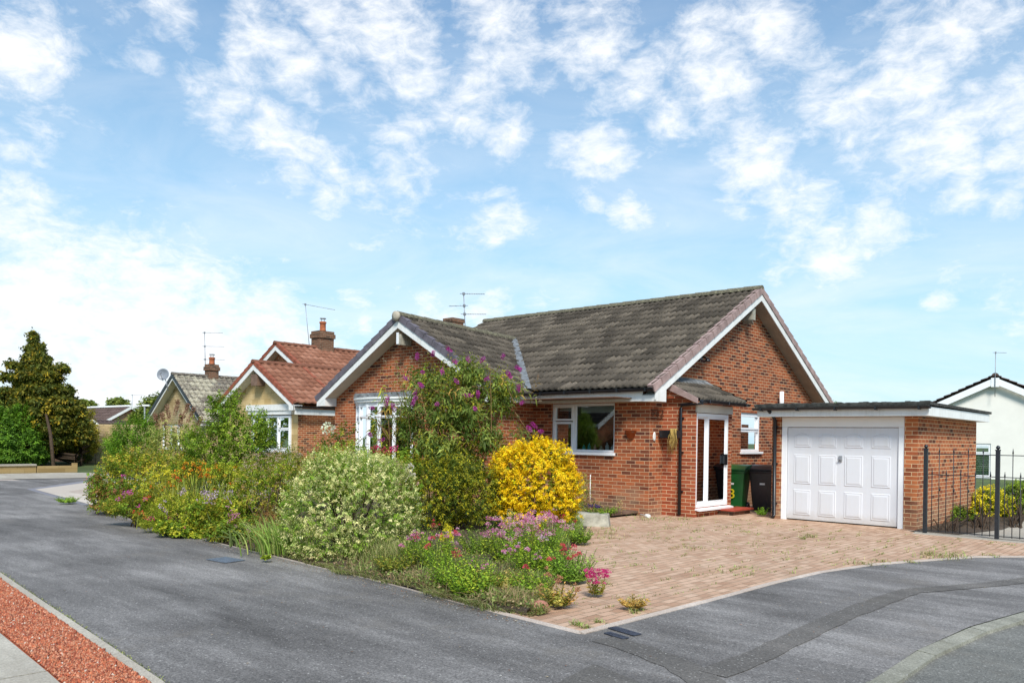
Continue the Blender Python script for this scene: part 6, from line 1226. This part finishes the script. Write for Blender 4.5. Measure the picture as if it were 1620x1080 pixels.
for lab, x, y, h, r_ in (('unseen broad tree added for window reflections, nearest the opposite bungalow', -25.5, -13.6, 4.6, 2.6), ('unseen second tree added for window reflections, taller', -31, -15.5, 5.6, 3.0), ('unseen third tree added for window reflections, above the pale slabs', -38, -14, 6, 3.2), ('unseen clipped hedge tree added for window reflections, beside the opposite bungalow wall', -11, -17.5, 3.2, 1.5), ('unseen farthest tree added for window reflections', -46, -17, 7, 3.6)):  # unseen trees, added to give the window panes foliage to reflect
    bigplant('garden_tree', lab, (x, y), None, [(x, y, h*.5, r_, r_, h*.45), (x+r_*.5, y+r_*.3, h*.35, r_*.8, r_*.7, h*.33), (x-r_*.5, y-.3, h*.6, r_*.7, r_*.7, h*.33)], [dict(n=700, sl=.6, k=10, L=.22, W=.12, pal=GREEN+DARK, upb=.4)], trunk=h*.5, stems=6)
# ================================================================== SKY AND LIGHT
SUN_EL, SUN_AZ = 46, 134     # azimuth measured clockwise from +Y
W = bpy.data.worlds.new('World'); S.world = W; W.use_nodes = True; wt = W.node_tree; wt.nodes.clear(); n = N(wt)
gen = n('ShaderNodeTexCoord').outputs['Generated']
sky = n('ShaderNodeTexSky', sky_type='NISHITA'); sky.sun_disc = False; sky.sun_elevation = R(SUN_EL); sky.sun_rotation = R(SUN_AZ); sky.air_density = 1.2; sky.dust_density = .9; sky.ozone_density = 2.6
nrm = n('ShaderNodeVectorMath', {0: gen}, operation='NORMALIZE').outputs[0]
sep = n('ShaderNodeSeparateXYZ', {0: nrm}); zc = sep.outputs[2]
def wdir(px, py): d = ray(px, py); return d.normalized()
# cloud masses: (photo px, py, radius in degrees, weight)
CL = [(30, 95, 4.2, .85), (55, 130, 3.2, .8), (15, 235, 4, .55), (165, 28, 2, .6), (222, 105, 2.2, .6), (262, 25, 3.2, .8), (310, 130, 2.6, .8), (350, 165, 2.8, .9), (400, 205, 3.2, .95), (455, 250, 3.4, 1), (510, 295, 3.4, .9), (395, 85, 3.5, .9), (455, 120, 4, .95), (540, 55, 4.5, 1), (610, 40, 5, 1), (650, 110, 4.5, .95), (560, 130, 4, .8),
      (735, 160, 4, .95), (745, 90, 3.4, .9), (800, 30, 4.5, .9), (868, 106, 1.8, .9), (940, 38, 4.6, 1), (800, 200, 3, .85), (650, 235, 4.5, .85), (600, 300, 5, .5), (792, 362, 3.6, .85), (930, 318, 2, .8), (1000, 335, 2.4, .9), (945, 228, 3.6, 1), (1005, 130, 3.6, .9), (1130, 85, 5.5, 1), (1220, 50, 4.5, .9), (1050, 185, 3, .9), (1160, 150, 4, .9),
      (1180, 270, 4.6, .95), (1250, 330, 4, .9), (1150, 320, 3, .8), (1330, 160, 5, .95), (1350, 235, 3.6, .8), (1420, 110, 5, .95), (1500, 60, 4.5, .9), (1480, 230, 5.4, 1), (1530, 290, 3.4, 1), (1570, 150, 5, .95), (1610, 240, 3.6, .9), (1320, 405, 4.2, .95), (1385, 370, 3.2, .9), (1240, 400, 3, .8), (1600, 320, 2.4, .8), (1540, 440, 2.2, .3), (1590, 485, 3, .55), (1478, 490, 1.6, .5), (1510, 430, 1.6, .5),
      (60, 500, 10, 1.2), (180, 490, 8, 1.2), (300, 540, 9, 1.2), (0, 430, 8, 1.0), (330, 520, 7.5, 1.1), (400, 490, 4.5, 1.0), (250, 590, 10, 1.2), (90, 420, 5, .7), (120, 610, 10, 1.2), (20, 330, 6, .5), (560, 500, 3.2, .75), (700, 500, 4, .8), (775, 500, 3.2, .9), (860, 490, 2.5, .6), (440, 395, 1.4, .7), (600, 540, 4, .5), (450, 570, 5, .9)]
msk = None
wn = n('ShaderNodeTexNoise', {'Vector': nrm, 'Scale': 5.0, 'Detail': 3.0}).outputs['Color']
warp = n('ShaderNodeVectorMath', {0: n('ShaderNodeVectorMath', {0: wn, 1: (.5, .5, .5)}, operation='SUBTRACT').outputs[0], 1: (.09, .09, .09)}, operation='MULTIPLY').outputs[0]
wd = n('ShaderNodeVectorMath', {0: nrm, 1: warp}, operation='ADD').outputs[0]
for px, py, deg, wgt in CL:
    c = wdir(px, py); dist = n('ShaderNodeVectorMath', {0: wd, 1: tuple(c)}, operation='DISTANCE').outputs['Value']; rad = R(deg)*.92
    v = n('ShaderNodeMapRange', {0: dist, 1: rad*1.2, 2: rad*.1, 3: 0.0, 4: wgt}, interpolation_type='SMOOTHSTEP').outputs[0]
    msk = v if msk is None else math_(n, 'MAXIMUM', msk, v)
# elsewhere (outside the picture) scattered clouds from noise
plane = n('ShaderNodeVectorMath', {0: nrm, 1: (1.0, 1.0, 1.9)}, operation='MULTIPLY').outputs[0]
det = noise(n, plane, 12.0, 9, .64, dist=.5); det2 = noise(n, plane, 34.0, 7, .66, dist=.4)
d = math_(n, 'ADD', math_(n, 'MULTIPLY', det, .62), math_(n, 'MULTIPLY', det2, .48))
dens = math_(n, 'ADD', math_(n, 'MULTIPLY', msk, .70), math_(n, 'MULTIPLY', math_(n, 'SUBTRACT', d, .5), 2.3))
cl = n('ShaderNodeMapRange', {0: dens, 1: .14, 2: 1.12, 3: 0.0, 4: 1.0}, interpolation_type='SMOOTHSTEP').outputs[0]
veilN = noise(n, n('ShaderNodeVectorMath', {0: nrm, 1: (1.0, 1.0, 3.2)}, operation='MULTIPLY').outputs[0], 4.0, 8, .6, dist=.8)
veil = n('ShaderNodeMapRange', {0: veilN, 1: .36, 2: .72, 3: .02, 4: .66}).outputs[0]
lowf = n('ShaderNodeMapRange', {0: zc, 1: .0, 2: .42, 3: 1.0, 4: .25}).outputs[0]
veil = math_(n, 'MULTIPLY', veil, lowf)
cov = math_(n, 'MAXIMUM', math_(n, 'MULTIPLY', cl, .97), veil)
SKYK = 1.0
base = mix(n, 1.0, sky.outputs[0], (.62, .98, 1.20), 'MULTIPLY')
hz = n('ShaderNodeMapRange', {0: zc, 1: .0, 2: .56, 3: .84, 4: .05}).outputs[0]
base = mix(n, hz, base, (5.3, 7.3, 8.3))
white = mix(n, det2, (7.2, 7.45, 7.8), (8.7, 8.8, 8.9))
col = mix(n, cov, base, white)
bg = n('ShaderNodeBackground', {'Color': col, 'Strength': .1}); n('ShaderNodeOutputWorld', {0: bg.outputs[0]})
sl = bpy.data.lights.new('sun', 'SUN'); so = bpy.data.objects.new('sun', sl); COL.objects.link(so); sl.energy = 3.5; sl.angle = R(16); sl.color = (1, .95, .87)
az = R(SUN_AZ); el = R(SUN_EL); sd = Vector((math.sin(az)*math.cos(el), math.cos(az)*math.cos(el), math.sin(el))); so.rotation_euler = sd.to_track_quat('Z', 'Y').to_euler(); so.location = sd*30
S.view_settings.view_transform = 'Standard'; S.view_settings.look = 'None'; S.view_settings.exposure = .43; S.view_settings.gamma = 1
S.render.engine = 'CYCLES'
